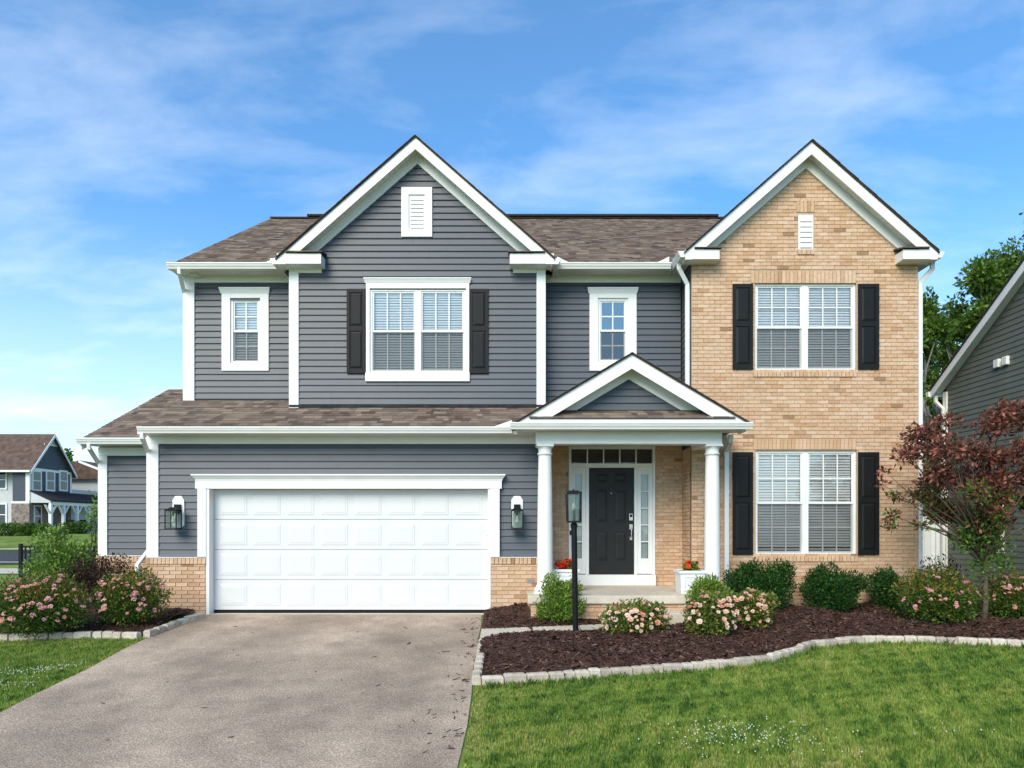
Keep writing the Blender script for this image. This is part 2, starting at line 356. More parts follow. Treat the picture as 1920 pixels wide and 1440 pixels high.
def gutter(x0, x1, y, z, parent=HOUSE):      # back of gutter at y, top at z, along x
    mb = MB(); mb.prism([(y+a, z+b) for a, b in GUT], 'x', x0, x1); return part('gutter', mb, 'white2', parent)
def gutter_y(x, y0, y1, z, sgn, parent=HOUSE):   # runs along y; opens to sgn side
    mb = MB(); mb.prism([(x-sgn*a, z+b) for a, b in GUT], 'y', y0, y1); return part('gutter', mb, 'white2', parent)
def downspout(pts, parent=HOUSE, w=.075, d=.058, straps=()):
    mb = MB(); mb.rtube(pts, w, d); o = part('downspout', mb, 'white2', parent, bevel=.006)
    for z in straps:
        x, y = pts[-1][0], pts[-1][1]; part('strap', MB().box(x-w/2-.006, x+w/2+.006, y-d/2-.004, y+d/2+.02, z, z+.025), 'white2', o)
    return o
def board(x0, x1, y, z0, z1, th=.022, name='trim_board', m='white', parent=HOUSE, bev=.003):   # board standing proud of plane y towards camera
    return part(name, MB().box(x0, x1, y-th, y+.004, z0, z1), m, parent, bevel=bev)
def soffit_x(x0, x1, y0, y1, z, parent=HOUSE, pitch=.105):
    mb = MB(); x = x0
    while x < x1-.01: mb.box(x+.004, min(x+pitch, x1)-.004, y0, y1, z, z+.012); x += pitch
    mb.box(x0, x1, y0, y1, z+.006, z+.02); return part('soffit', mb, 'soffit', parent)

# ---- shingle planes ------------------------------------------------
SHM = {}; NSH = [0]
def shingles(o, u, v, width, length, parent, single=False, lo=None, hi=None, name='shingle', ex=.143):
    """o = eave corner, u along the eave, v up the slope; lo(d)/hi(d) limit u at slope distance d"""
    o, u, v = Vector(o), Vector(u).normalized(), Vector(v).normalized(); n = u.cross(v).normalized(); mb = MB(); k = 0; d = -.02
    while d < length-.01:
        a = 0 if lo is None else lo(d); b = width if hi is None else hi(d); x = a-R.uniform(0, .2); ov = ex+.03
        while x < b:
            wd = R.choice((.1, .13, .16, .2, .25)); x0, x1 = max(x, a), min(x+wd, b); x += wd
            if x1-x0 < .012: continue
            th = R.choice((.006, .011)); t = min(1, max(0, R.gauss(.50, .27))); dd = min(d+ov, length+.004)
            if single and NSH[0] < single:
                NSH[0] += 1; wq = round(x1-x0, 2); key = (max(wq, .02), th, round(dd-d, 2), int(t*7))
                if key not in SHM:
                    q = MB(); L2 = key[2]; w2 = key[0]/2-.0015
                    q.hexa([(-w2, 0, 0), (w2, 0, 0), (w2, L2, -.001), (-w2, L2, -.001), (-w2, 0, th+.006), (w2, 0, th+.006), (w2, L2, .004), (-w2, L2, .004)], (key[3]+.5)/8); SHM[key] = q.mesh('shingle', 'shingle')
                p = o+u*((x0+x1)/2)+v*d; s = link(name, SHM[key], parent, p)
                from mathutils import Matrix
                s.rotation_euler = Matrix((u, v, n)).transposed().to_euler()
            else:
                c = [o+u*(x0+.001)+v*d, o+u*(x1-.001)+v*d, o+u*(x1-.001)+v*dd, o+u*(x0+.001)+v*dd]
                mb.hexa([c[0], c[1], c[2], c[3], c[0]+n*(th+.006), c[1]+n*(th+.006), c[2]+n*.004, c[3]+n*.004], t)
        d += ex; k += 1
    if mb.v: return part(name+'s', mb, 'shingle', parent, kind='stuff')

# ---- windows -------------------------------------------------------
def window(x0, x1, z0, z1, y, units=1, lites=(2, 2), blinds=True, depth=.05, zmeet=None, label=None, mull=.11, fr=.045, open_bottom=0.0):
    """vinyl frame fills x0..x1,z0..z1 at plane y (front of frame at y-.01); everything behind goes inward"""
    kw = {'label': label} if label else {}
    mb = MB(); yf = y-.012
    mb.box(x0, x1, yf, y+.07, z1-fr, z1); mb.box(x0, x1, yf, y+.07, z0, z0+fr); mb.box(x0, x0+fr, yf, y+.07, z0+fr, z1-fr); mb.box(x1-fr, x1, yf, y+.07, z0+fr, z1-fr)
    W = part('window', mb, 'white', HOUSE, bevel=.003, **kw)
    zm = zmeet if zmeet else (z0+z1)/2; uw = (x1-x0-2*fr-(units-1)*mull)/units
    part('room', MB().poly([(x0, y+.5, z0), (x1, y+.5, z0), (x1, y+.5, z1), (x0, y+.5, z1)]).poly([(x0, y+.07, z0), (x0, y+.5, z0), (x0, y+.5, z1), (x0, y+.07, z1)]).poly([(x1, y+.07, z0), (x1, y+.07, z1), (x1, y+.5, z1), (x1, y+.5, z0)]).poly([(x0, y+.07, z1), (x1, y+.07, z1), (x1, y+.5, z1), (x0, y+.5, z1)]).poly([(x0, y+.07, z0), (x0, y+.5, z0), (x1, y+.5, z0), (x1, y+.07, z0)]), 'interior', W)
    bl = MB()
    for k in range(units):
        a = x0+fr+k*(uw+mull); b = a+uw
        if k: part('mullion', MB().box(a-mull, a, yf-.002, y+.07, z0+fr, z1-fr), 'white', W, bevel=.003)
        for lower in (0, 1):
            s0, s1 = (z0+fr, zm+.012) if lower else (zm-.018, z1-fr); ys = y+.028 if lower else y+.004; sw = .026
            q = MB(); q.box(a, b, ys, ys+.022, s1-sw-(.010 if lower else 0), s1); q.box(a, b, ys, ys+.022, s0, s0+sw+(.012 if not lower else .006)); q.box(a, a+sw, ys, ys+.022, s0+sw+.006, s1-sw); q.box(b-sw, b, ys, ys+.022, s0+sw+.006, s1-sw)
            part('sash', q, 'white', W, bevel=.002)
            g0, g1, h0, h1 = a+sw, b-sw, s0+sw, s1-sw
            yg = ys+.011; gl = MB(); gl.poly([(g0, yg, h0), (g1, yg, h0), (g1, yg, h1), (g0, yg, h1)]); part('pane', gl, ('glass' if lower else 'glass_up') if blinds else 'glass_bare', W)
            for i in range(1, lites[0]): xx = g0+(g1-g0)*i/lites[0]; part('muntin', MB().box(xx-.011, xx+.011, yg-.004, yg+.008, h0, h1), 'white', W)
            for i in range(1, lites[1]): z = h0+(h1-h0)*i/lites[1]; part('muntin', MB().box(g0, g1, yg-.0035, yg+.0075, z-.011, z+.011), 'white', W)
            if lower:
                part('insect_screen', MB().poly([(a+.01, y+.012, s0), (b-.01, y+.012, s0), (b-.01, y+.012, s1-.02), (a+.01, y+.012, s1-.02)]), 'screen', W)
        if blinds:
            z = z1-fr-.055; bl.box(a+.012, b-.012, y+.056, y+.082, z, z1-fr-.005)
            pitch = R.uniform(.045, .050); tlu = R.uniform(.0180, .0205); i = 0
            while z > z0+fr+.03+open_bottom:
                tl = tlu; yb = y+.069; zc = z-pitch/2+R.uniform(-.0015, .0015)
                bl.hexa([(a+.014, yb-.009, zc-tl), (b-.014, yb-.009, zc-tl), (b-.014, yb+.009, zc+tl-.002), (a+.014, yb+.009, zc+tl-.002), (a+.014, yb-.009, zc-tl+.003), (b-.014, yb-.009, zc-tl+.003), (b-.014, yb+.009, zc+tl+.001), (a+.014, yb+.009, zc+tl+.001)])
                z -= pitch
            bl.box(a+.014, b-.014, y+.058, y+.080, z0+fr+.002, z0+fr+.022)
            if open_bottom:
                zc = z0+fr+open_bottom*.55; bl.box(a+.014, b-.014, y+.057, y+.081, zc-.004, zc+.022)
    if blinds: part('blind', bl, 'blind', W, kind='stuff')
    return W
def window_trim(W, ox0, ox1, oz0, oz1, x0, x1, z0, z1, y, crown=None, apron=False):
    """flat casing between outer and inner rectangle, optional crown moulding [x0,x1,z0,z1]"""
    t = .042
    for n_, bx in (('casing', (ox0, x0, oz0, oz1)), ('casing', (x1, ox1, oz0, oz1)), ('casing', (x0, x1, z1, oz1)), ('casing', (x0, x1, oz0, z0))):
        if bx[1]-bx[0] > .01 and bx[3]-bx[2] > .01: part(n_, MB().box(bx[0], bx[1], y-t, y+.02, bx[2], bx[3]), 'white', W, bevel=.004)
    if crown:
        a, b, c, d = crown; pr = [(y+.01, c), (y-t-.004, c), (y-t-.012, c+(d-c)*.25), (y-.075, c+(d-c)*.75), (y-.082, c+(d-c)*.78), (y-.082, d), (y+.01, d)]
        mb = MB(); k = len(pr); ins = [.042, .042, .036, .006, 0, 0, 0]
        ins = [max(0, (.082-(y-p[0]))*.5) if p[0] < y else .04 for p in pr]
        mb.v = [(a+i, p[0], p[1]) for p, i in zip(pr, ins)]+[(b-i, p[0], p[1]) for p, i in zip(pr, ins)]; mb.t = [.5]*2*k
        mb.f = [tuple(range(k)), tuple(reversed(range(k, 2*k)))]+[(i, k+i, k+(i+1) % k, (i+1) % k) for i in range(k)]
        part('crown', mb, 'white', W)
    if apron:
        part('sill', MB().box(ox0-.02, ox1+.02, y-.05, y+.01, oz0-.02, oz0+.13), 'white', W, bevel=.006)
def shutter(x0, x1, z0, z1, y, parent=HOUSE):
    w_ = .055; yb, yf = y-.004, y-.03; zm = z0+(z1-z0)*.53; mb = MB()
    mb.box(x0, x1, y-.016, yb, z0, z1); mb.box(x0, x0+w_, yf, y-.016, z0, z1); mb.box(x1-w_, x1, yf, y-.016, z0, z1)
    for a, b in ((z0, z0+.085), (zm-.045, zm+.045), (z1-.07, z1)): mb.box(x0+w_, x1-w_, yf, y-.016, a, b)
    S = part('shutter', mb, 'shutter', parent, bevel=.003)
    for a, b in ((z0+.085, zm-.045), (zm+.045, z1-.07)):
        p0, p1, q0, q1 = x0+w_+.006, x1-w_-.006, a+.008, b-.008; e = .035
        q = MB(); q.hexa([(p0, y-.0165, q0), (p0, y-.0165, q1), (p1, y-.0165, q1), (p1, y-.0165, q0), (p0+e, yf+.002, q0+e), (p0+e, yf+.002, q1-e), (p1-e, yf+.002, q1-e), (p1-e, yf+.002, q0+e)])
        part('panel', q, 'shutter', S)
    return S

# ---- gable roof front ---------------------------------------------
def gable(cx, half, s, yf, yw, za, zbox, rake_h, fr_h, yback, zwall, sof=.17, ret=.79, wall_half=None, returns=True, cap=.09):
    """za: roof top at apex (front plane yf); zbox=(bottom, top) of eave return boxes"""
    zt = lambda d, off=0: za-off-s*d
    roof = MB()
    for sg in (-1, 1):
        e = half+.02
        pts = [(cx, zt(0)), (cx+sg*e, zt(e)), (cx+sg*e, zt(e)-.024), (cx, zt(0)-.024)]
        if sg > 0: pts = pts[::-1]
        roof.prism(pts, 'y', yf-.03, yback)
    RO = part('roof', roof, 'roofslab', HOUSE)
    # shingle butts along the rake edge, uneven as laid
    ed = MB(); L = math.hypot(half, half*s); ux, uz = 1/math.hypot(1, s), s/math.hypot(1, s)
    for sg in (-1, 1):
        d = 0
        while d < L-.01:
            d1 = min(d+.143, L); o_ = R.uniform(0, .012); a0, a1 = half-d*ux, half-d1*ux; z0_, z1_ = zt(half)+d*uz, zt(half)+d1*uz
            p = [(cx+sg*a0, yf-.045-o_, z0_), (cx+sg*a1, yf-.045-o_, z1_), (cx+sg*a1, yf+.35, z1_), (cx+sg*a0, yf+.35, z0_)]
            if sg > 0: p = [p[1], p[0], p[3], p[2]]
            ed.hexa(p+[(x, y, z+(.010 if i in ((0, 3) if sg < 0 else (1, 2)) else .004)) for i, (x, y, z) in enumerate(p)], R.uniform(0, .3)); d = d1
    part('shingles', ed, 'shingle', RO, kind='stuff')
    zb = zbox[0]
    for sg in (-1, 1):
        db = (za-.035-rake_h-zb)/s; top = .024
        pts = [(cx, zt(0, top)), (cx+sg*half, zt(half, top)), (cx+sg*half, zb), (cx+sg*db, zb), (cx, zt(0, top+rake_h))]
        part('rake_board', MB().prism(pts if sg < 0 else pts[::-1], 'y', yf, yf+.025), 'white', HOUSE)
        mb = MB(); d = .0; dm = half-.03
        while d < dm:
            d1 = min(d+.1, dm); a, b = d+.004, d1-.003; p = [(cx+sg*a, zt(a, sof)), (cx+sg*b, zt(b, sof)), (cx+sg*b, zt(b, sof-.012)), (cx+sg*a, zt(a, sof-.012))]
            mb.prism(p if sg < 0 else p[::-1], 'y', yf+.025, yw+.02); d = d1
        p = [(cx, zt(0, sof-.008)), (cx+sg*dm, zt(dm, sof-.008)), (cx+sg*dm, zt(dm, sof-.02)), (cx, zt(0, sof-.02))]
        mb.prism(p if sg < 0 else p[::-1], 'y', yf+.025, yw+.02); part('soffit', mb, 'soffit', HOUSE)
        # frieze on the wall under the soffit
        ztop = sof+.002; zf = zbox[1]+cap; de = (za-ztop-zf)/s; di = (za-ztop-fr_h-zf)/s
        p = [(cx, zt(0, ztop)), (cx+sg*de, zf), (cx+sg*di, zf), (cx, zt(0, ztop+fr_h))]
        part('frieze_board', MB().prism(p if sg < 0 else p[::-1], 'y', yw-.042, yw+.004), 'white', HOUSE)
        if returns:
            xo, xi = cx+sg*half, cx+sg*(half-ret); x0, x1 = min(xo, xi), max(xo, xi)
            B = part('eave_return', MB().box(x0, x1, yf+.002, yw+.02, zbox[0]+.006, zbox[1]), 'white', HOUSE, bevel=.004)
            cxo = xi+sg*(ret-.25)    # shingled cap slopes from the box front up to the wall
            a, b = (xi-sg*.03), xi+sg*(ret-.16); x0, x1 = min(a, b), max(a, b); y0_, y1_ = yf-.02, yw+.01
            c = MB().hexa([(x0, y0_, zbox[1]+.003), (x1, y0_, zbox[1]+.003), (x1, y1_, zbox[1]+cap-.012), (x0, y1_, zbox[1]+cap-.012), (x0, y0_, zbox[1]+.02), (x1, y0_, zbox[1]+.02), (x1, y1_, zbox[1]+cap+.008), (x0, y1_, zbox[1]+cap+.008)], .4)
            C_ = part('return_cap', c, 'roofslab', B)
            sh_o = (x0, y0_-.004, zbox[1]+.02); vv = (0, y1_-y0_, cap-.012); shingles(sh_o, (1, 0, 0), vv, x1-x0, math.hypot(y1_-y0_, cap-.012), B, ex=.12)
    return RO

# ---------------------------------------------------------------- main gable (blue siding)
gcx = -1.725
gW = (PX(694, YM), PX(874, YM), PZ(700, YM), PZ(542, YM))
GAB = backing('gable_wall', -4.065, .614, 2.6, 6.4, YM, [gW], 'siding', HOUSE, extra=[(-4.065, 6.4), (.614, 6.4), (gcx+.1, 8.18), (gcx-.1, 8.18)])
za_m = 8.477
def clipg(z):
    h = 2.33 if z < 6.42 else (8.14-z)/.877+.10
    return (gcx-h, gcx+h)
gv = (PX(757, YM), PX(806, YM), PZ(441, YM), PZ(358, YM))
siding(GAB, -4.0, .55, 3.62, 8.12, YM, [gW, gv], clipg)
gable(gcx, 2.475, .877, .45, YM, za_m, (6.193, 6.383), .205, .185, 4.6, 6.3)
for a, b in ((-4.065, PX(561, YM)), (PX(1006, YM), .614)): board(a, b, YM, 3.58, 6.36, .042, 'corner_board')
board(PX(561, YM)+.002, PX(604, YM), YM, PZ(513, YM), PZ(496, YM), .040, 'frieze_board'); board(PX(962, YM), PX(1006, YM)-.002, YM, PZ(513, YM), PZ(496, YM), .040, 'frieze_board')
W = window(*gW, YM, 2, (3, 1), True, label='wide upstairs double window in the blue siding gable')
window_trim(W, PX(687, YM), PX(880, YM), gW[2], PZ(532, YM), *gW, YM, crown=(PX(683, YM), PX(884, YM), PZ(532, YM), PZ(523, YM)))
part('sill', MB().box(PX(686, YM), PX(881, YM), YM-.06, YM+.01, PZ(716, YM), gW[2]+.004), 'white', W, bevel=.006)
shutter(PX(651, YM), PX(686, YM), PZ(701, YM), PZ(543, YM), YM-.02); shutter(PX(881, YM), PX(916, YM), PZ(701, YM), PZ(543, YM), YM-.02)
# gable vent
def vent(x0, x1, z0, z1, y, casing, n):
    mb = MB(); mb.box(x0, x1, y-.005, y+.03, z0, z1); Vn = part('gable_vent', mb, 'white', HOUSE)
    if casing:
        c = casing
        for bx in ((x0-c, x0, z0-c, z1+c), (x1, x1+c, z0-c, z1+c), (x0, x1, z1, z1+c), (x0, x1, z0-c, z0)): part('casing', MB().box(bx[0], bx[1], y-.034, y+.01, bx[2], bx[3]), 'white', Vn, bevel=.004)
    e = .03
    for i in range(n):
        a = z0+e+(z1-z0-2*e)*i/n; h = (z1-z0-2*e)/n
        part('louver', MB().hexa([(x0+e, y-.026, a), (x1-e, y-.026, a), (x1-e, y-.006, a), (x0+e, y-.006, a), (x0+e, y-.010, a+h*.86), (x1-e, y-.010, a+h*.86), (x1-e, y-.006, a+h*.86), (x0+e, y-.006, a+h*.86)]), 'white', Vn)
vent(PX(767, YM), PX(797, YM), PZ(432, YM), PZ(367, YM), YM-.02, .135, 8)

# ---------------------------------------------------------------- main body: upper left bay, recess, roof
mX0 = PX(347, YW)
lw = (PX(433, YW), PX(489, YW), PZ(682, YW), PZ(560, YW)); rw = (PX(1121, YW), PX(1177, YW), PZ(680, YW), PZ(560, YW))
MW = backing('main_wall', mX0, 3.2, 2.4, 6.27, YW, [lw, rw, (.9, 2.9, 2.0, 3.1)], 'siding', HOUSE)
zt_s = PZ(531, YW)
siding(MW, PX(366, YW), -4.06, 3.92, zt_s, YW, [lw]); siding(MW, .62, 3.185, 3.85, zt_s, YW, [rw])
board(mX0, PX(366, YW), YW, 3.85, 6.26, .042, 'corner_board'); part('corner_board', MB().box(mX0-.028, mX0+.002, YW-.03, YW+.12, 3.75, 6.26), 'white', HOUSE)
part('main_wall_side', MB().box(mX0, mX0+.1, YW+.1, 10.6, 3.0, 6.27), 'siding', HOUSE)
part('gable_end_wall', MB().prism([(YW, 6.27), (10.9, 6.27), (6.2, 9.3)], 'x', mX0+.01, mX0+.1), 'siding', HOUSE)
part('rear_wall', MB().box(mX0, 7.2, 10.6, 10.7, -.1, 6.27), 'siding', HOUSE)
part('side_wall', MB().box(7.135, 7.235, YB+.12, 10.6, -.1, 6.3), 'siding', HOUSE)
for a, b in ((PX(366, YW)+.002, -4.067), (.617, 3.19)): board(a, b, YW, zt_s, 6.26, .040, 'frieze_board')
for wv, lab, bl in ((lw, 'small upstairs window with blind over the left roof', True), (rw, 'small upstairs window without blind above the porch gable', False)):
    px0, px1 = (417, 505) if bl else (1105, 1193)
    W = window(*wv, YW, 1, (2, 2), bl, label=lab)
    window_trim(W, PX(px0, YW), PX(px1, YW), PZ(696, YW), PZ(551, YW), *wv, YW, crown=(PX(px0-4, YW), PX(px1+3, YW), PZ(551, YW), PZ(541, YW)))
# eaves (front y=.80), roof to ridge
ey, ez, sl_ = .80, 6.33, .60
ridge_y = 6.2; ridge_z = ez+sl_*(ridge_y-ey)
rx0, rx1 = -6.30, 7.4
roof = MB(); roof.prism([(ey, ez-.03), (ridge_y, ridge_z-.03), (11.2, ez-.3), (11.2, ez-.36), (ridge_y, ridge_z-.12), (ey, ez-.09)], 'x', rx0, rx1)
MR = part('main_roof', roof, 'roofslab', HOUSE)
vl = math.hypot(ridge_y-ey, ridge_z-ez)
# the visible stretches left of the gable, and between the gables; rest under the gable roofs
shingles((rx0, ey, ez-.03), (1, 0, 0), (0, ridge_y-ey, ridge_z-ez), 13.6, vl, MR)
part('ridge_cap', MB().prism([(ridge_y-.14, ridge_z-.06), (ridge_y, ridge_z+.03), (ridge_y+.14, ridge_z-.06), (ridge_y, ridge_z)], 'x', rx0, rx1), 'roofslab', HOUSE)
part('ridge_vent', MB().box(PX(578, ridge_y), PX(1345, ridge_y), ridge_y-.12, ridge_y+.12, ridge_z+.0, ridge_z+.045), 'darkroof', HOUSE)
part('rake_board', MB().prism([(ey+.05, ez-.07), (ridge_y, ridge_z-.1), (ridge_y, ridge_z-.28), (ey+.05, ez-.12)], 'x', rx0+.0, rx0+.025), 'white', HOUSE)
for a, b in ((rx0, -4.19), (.76, 3.0)):
    part('fascia', MB().box(a, b, ey, ey+.025, 6.215, ez-.035), 'white', HOUSE); soffit_x(a, b, ey+.025, YW, 6.235)
gutter(PX(315, .75), -4.24, ey, 6.315); gutter(.80, 2.9, ey, 6.315)
# gutters of the two gable roofs along their side eaves
gutter_y(gcx-2.475, .46, 1.3, 6.30, -1); gutter_y(gcx+2.475, .46, 1.3, 6.30, 1)
for x, s_ in ((-4.27, -1), (.82, 1), (2.86, -1)): part('splash_guard', MB().hexa([(x, .69, 6.30), (x+s_*.01, .69, 6.30), (x+s_*.01, .80, 6.30), (x, .80, 6.30), (x, .69, 6.42), (x+s_*.22, .69, 6.31), (x+s_*.22, .70, 6.31), (x, .70, 6.42)]), 'white2', HOUSE)
part('junction_box', MB().box(PX(360, 1.1), PX(375, 1.1), 1.0, 1.12, 6.19, 6.232), 'soffit', HOUSE)
xs_ = PX(337, .75); downspout([(xs_, .73, 6.22), (xs_, .73, 6.14), (mX0-.045, 1.30, 5.90), (mX0-.04, 1.36, 5.78), (mX0-.04, 1.36, 3.95)], w=.06)

# ---------------------------------------------------------------- brick wing
bcx = 5.2175; wx0, wx1 = 3.2, 7.235
wu = (PX(1414, YB+.06), PX(1603, YB+.06), PZ(696, YB+.06), PZ(532, YB+.06)); wl = (PX(1415, YB+.06), PX(1604, YB+.06), PZ(1041, YB+.06), PZ(845, YB+.06))
wv = (PX(1494, YB+.05), PX(1524, YB+.05), PZ(468, YB), PZ(402, YB))
za_b = 8.234
gab_line = lambda z: (za_b-.17-z)/.877-.02
BW = backing('brick_wall', wx0, wx1, -.3, 6.45, YB+.012, [wu, wl], 'mortar', HOUSE, extra=[(bcx-1.80, 6.45), (bcx+1.80, 6.45), (bcx+.03, 8.02), (bcx-.03, 8.02)], th=.08)
part('wall_return', MB().box(wx0+.012, wx0+.09, YB+.092, YW, -.3, 2.9), 'mortar', HOUSE)
BRK = {}
def brick_mesh(L, H, D, t, vert=False):
    key = (round(L, 2), round(H, 3), D, int(t*9))
    if key not in BRK:
        q = MB(); l, h = key[0]/2-.0045, H/2-.0045; e = .003
        q.hexa([(-l, 0, -h), (l, 0, -h), (l, D, -h), (-l, D, -h), (-l, 0, h), (l, 0, h), (l, D, h), (-l, D, h)], (key[3]+.5)/10); BRK[key] = q.mesh('brick', 'brick')
    return BRK[key]
def rtint():
    r = R.random()
    return .97 if r < .02 else (.06 if r < .035 else min(.93, max(.15, R.gauss(.58, .145))))
CH = .0683
def bricks(x0, x1, z0, z1, y, holes=(), clip=None, depth=.035, off=0):
    out = []; k = 0; z = z0
    while z < z1-.02:
        h = min(CH, z1-z); zm = z+h/2; a, b = (x0, x1) if clip is None else clip(zm)
        iv = [(a, b)] if b > a else []
        for hh in holes:
            if hh[2] < zm < hh[3]: iv = subtract(iv, hh[0], hh[1])
        for p, q in iv:
            x = x0-(.1 if (k+off) % 2 else 0)-.203*0
            while x < q:
                c0, c1 = max(x, p), min(x+.203, q); x += .203
                if c1-c0 > .035: out.append(((c0+c1)/2, y, zm, c1-c0, h, rtint(), depth))
        z += h; k += 1
    return out
def soldier(x0, x1, z0, z1, y, depth=.04):
    n = max(1, round((x1-x0)/.0683)); w_ = (x1-x0)/n
    return [(x0+(i+.5)*w_, y, (z0+z1)/2, w_, z1-z0, rtint(), depth) for i in range(n)]
def lay(lst, parent, singles, name='brick'):
    """place the listed bricks; `singles` of them as objects, the rest joined as one part"""
    mb = MB()
    for i, (x, y, z, L, H, t, D) in enumerate(lst):
        if i in singles: link(name, brick_mesh(L, H, D, t), parent, (x, y+R.uniform(-.0012, .0012), z))
        else:
            l, h = L/2-.0045, H/2-.0045; yj = y+R.uniform(-.0015, .0015); mb.box(x-l, x+l, yj, yj+D, z-h, z+h, t)
    if mb.v: part(name+'s', mb, 'brick', parent, kind='stuff')
su = (PX(1408, YB), PX(1605, YB), PZ(531, YB), PZ(507, YB)); sl2 = (PX(1413, YB), PX(1605, YB), PZ(843, YB), PZ(822, YB))
ssu = (PX(1412, YB), PX(1606, YB), PZ(707, YB), PZ(697, YB)); ssl = (PX(1414, YB), PX(1608, YB), PZ(1053, YB), PZ(1042, YB))
vs = (PX(1493, YB), PX(1527, YB), PZ(398, YB), PZ(376, YB)); vsl = (PX(1495, YB), PX(1527, YB), PZ(478, YB), PZ(468, YB))
jam = lambda h: (h[0]-.02, h[1]+.02, h[2], h[3])
hol = [su, sl2, ssu, ssl, vs, vsl, (wv[0], wv[1], wv[2], wv[3]+.02), (wu[0]-.012, wu[1]+.03, wu[2], su[2]), (wl[0]-.012, wl[1]+.03, wl[2], sl2[2])]
wb = bricks(wx0, wx1, -.27, 6.27, YB, hol); gb = bricks(wx0, wx1, 6.27, 8.02, YB, hol, lambda z: (bcx-gab_line(z)-.0, bcx+gab_line(z)) if z > 6.45 else (wx0, wx1), off=0)
allb = wb+gb
pick = sorted(range(len(allb)), key=lambda i: abs(allb[i][2]-1.55)+abs(allb[i][0]-5.2)*.05+(9 if allb[i][0] < 3.9 else 0))[:150]
lay(allb, BW, set(pick))
for r_, d in ((su, .03), (sl2, .03), (vs, .03)): lay(soldier(*r_, YB-.001, d+.02), BW, set(range(60)) if r_ is sl2 else set())
for r_ in (ssu, ssl, vsl): lay(soldier(*r_, YB-.022, .09), BW, set())
# brick return wall beside the door and jambs
rb = MB(); z = -.0
k = 0
while z < 2.9:
    y = YB+.035-(.1 if k % 2 else 0)
    while y < YW:
        a, b = max(y, YB+.037), min(y+.203, YW)
        if b-a > .03: rb.box(wx0, wx0+.03, a+.0045, b-.0045, z+.0045, z+CH-.0045, rtint())
        y += .203
    z += CH; k += 1
part('bricks', rb, 'brick', BW, kind='stuff')
jb = MB()
for h in (wu, wl):
    z = h[2]
    while z < h[3]:
        for xx in (h[0]-.010, h[1]+.005): jb.box(xx-.002, xx+.012, YB+.036, YB+.09, z+.004, z+CH-.004, rtint())
        z += CH
part('bricks', jb, 'brick', BW, kind='stuff')
RW = part('return_siding_wall', MB().box(wx0+.02, wx0+.09, YB+.10, YW, 2.9, 6.28), 'siding', HOUSE)
z = 3.9
while z < 6.2:
    part('siding_plank', MB().prism([(wx0+.02, z), (wx0+.002, z), (wx0+.004, z+.012), (wx0+.014, z+EXP-.001), (wx0+.02, z+EXP-.001)], 'y', YB+.04, YW-.02), 'siding', RW); z += EXP
part('corner_board', MB().box(wx0-.004, wx0+.03, YB+.028, YB+.10, 3.6, 6.25), 'siding', HOUSE)
gable(bcx, 2.2, .877, .15, YB, za_b, (6.16, 6.335), .215, .19, 4.3, 6.3, ret=.60)
window(*wu, YB+.06, 2, (3, 2), True, label='upstairs double window in the brick wing'); window(*wl, YB+.06, 2, (3, 2), True, label='ground floor double window in the brick wing', open_bottom=.10)
for h, a, b in ((wu, 533, 693), (wl, 848, 1040)):
    for p, q in ((1373, 1411), (1608, 1647)): shutter(PX(p, YB), PX(q, YB), PZ(b, YB), PZ(a, YB), YB-.004)
vent(wv[0]+.01, wv[1]-.01, wv[2]+.005, wv[3]-.005, YB+.012, 0, 6)
part('wing_side_soffit', MB().box(3.0, 3.2, .17, 1.25, 6.235, 6.26), 'soffit', HOUSE); part('wing_side_soffit', MB().box(7.235, 7.42, .17, 10.5, 6.18, 6.20), 'soffit', HOUSE)
gutter_y(bcx-2.2, .16, .84, 6.31, -1); gutter_y(bcx+2.2, .16, 8.0, 6.30, 1)
dxx = PX(1275, .5); downspout([(dxx-.03, .46, 6.22), (dxx-.03, .46, 6.12), (wx0-.05, YB+.12, 5.86), (wx0-.05, YB+.12, 5.74), (wx0-.05, YB+.12, 3.75)])
downspout([(7.47, .40, 6.22), (7.47, .40, 6.08), (7.285, .46, 5.86), (7.285, .46, 5.74), (7.285, .46, .10)], straps=(1.3, 3.0, 4.6))

# ---------------------------------------------------------------- garage front
gz0 = PZ(1045, YG)                      # brick ledge height
dh = (PX(398, .1), PX(920, .1), -.02, PZ(917, YG))
tO0, tI0, tI1, tO1 = PX(375, YG), PX(391, YG), PX(920, YG), PX(937, YG)
GW = backing('garage_wall', GX0, GX1, -.3, 3.06, YG, [(tI0, tI1, -.3, 2.20)], 'siding', HOUSE)
zf = PZ(833, YG)
siding(GW, PX(299, YG), .60, gz0+.02, zf, YG, [(tO0, tO1, -.3, PZ(893, YG))])
part('garage_side_wall', MB().box(GX0, GX0+.1, .1, YL+.1, -.3, 3.25), 'siding', HOUSE); part('garage_inner_side_wall', MB().box(GX1-.1, GX1, .1, YW, -.3, 3.06), 'mortar', HOUSE)
board(GX0, PX(299, YG), YG, gz0+.012, zf+.0, .042, 'corner_board'); board(GX0, .595, YG, zf+.002, 3.06, .040, 'frieze_board')
part('corner_board', MB().box(GX0-.026, GX0+.001, -.03, .10, gz0+.012, 3.06), 'white', HOUSE)
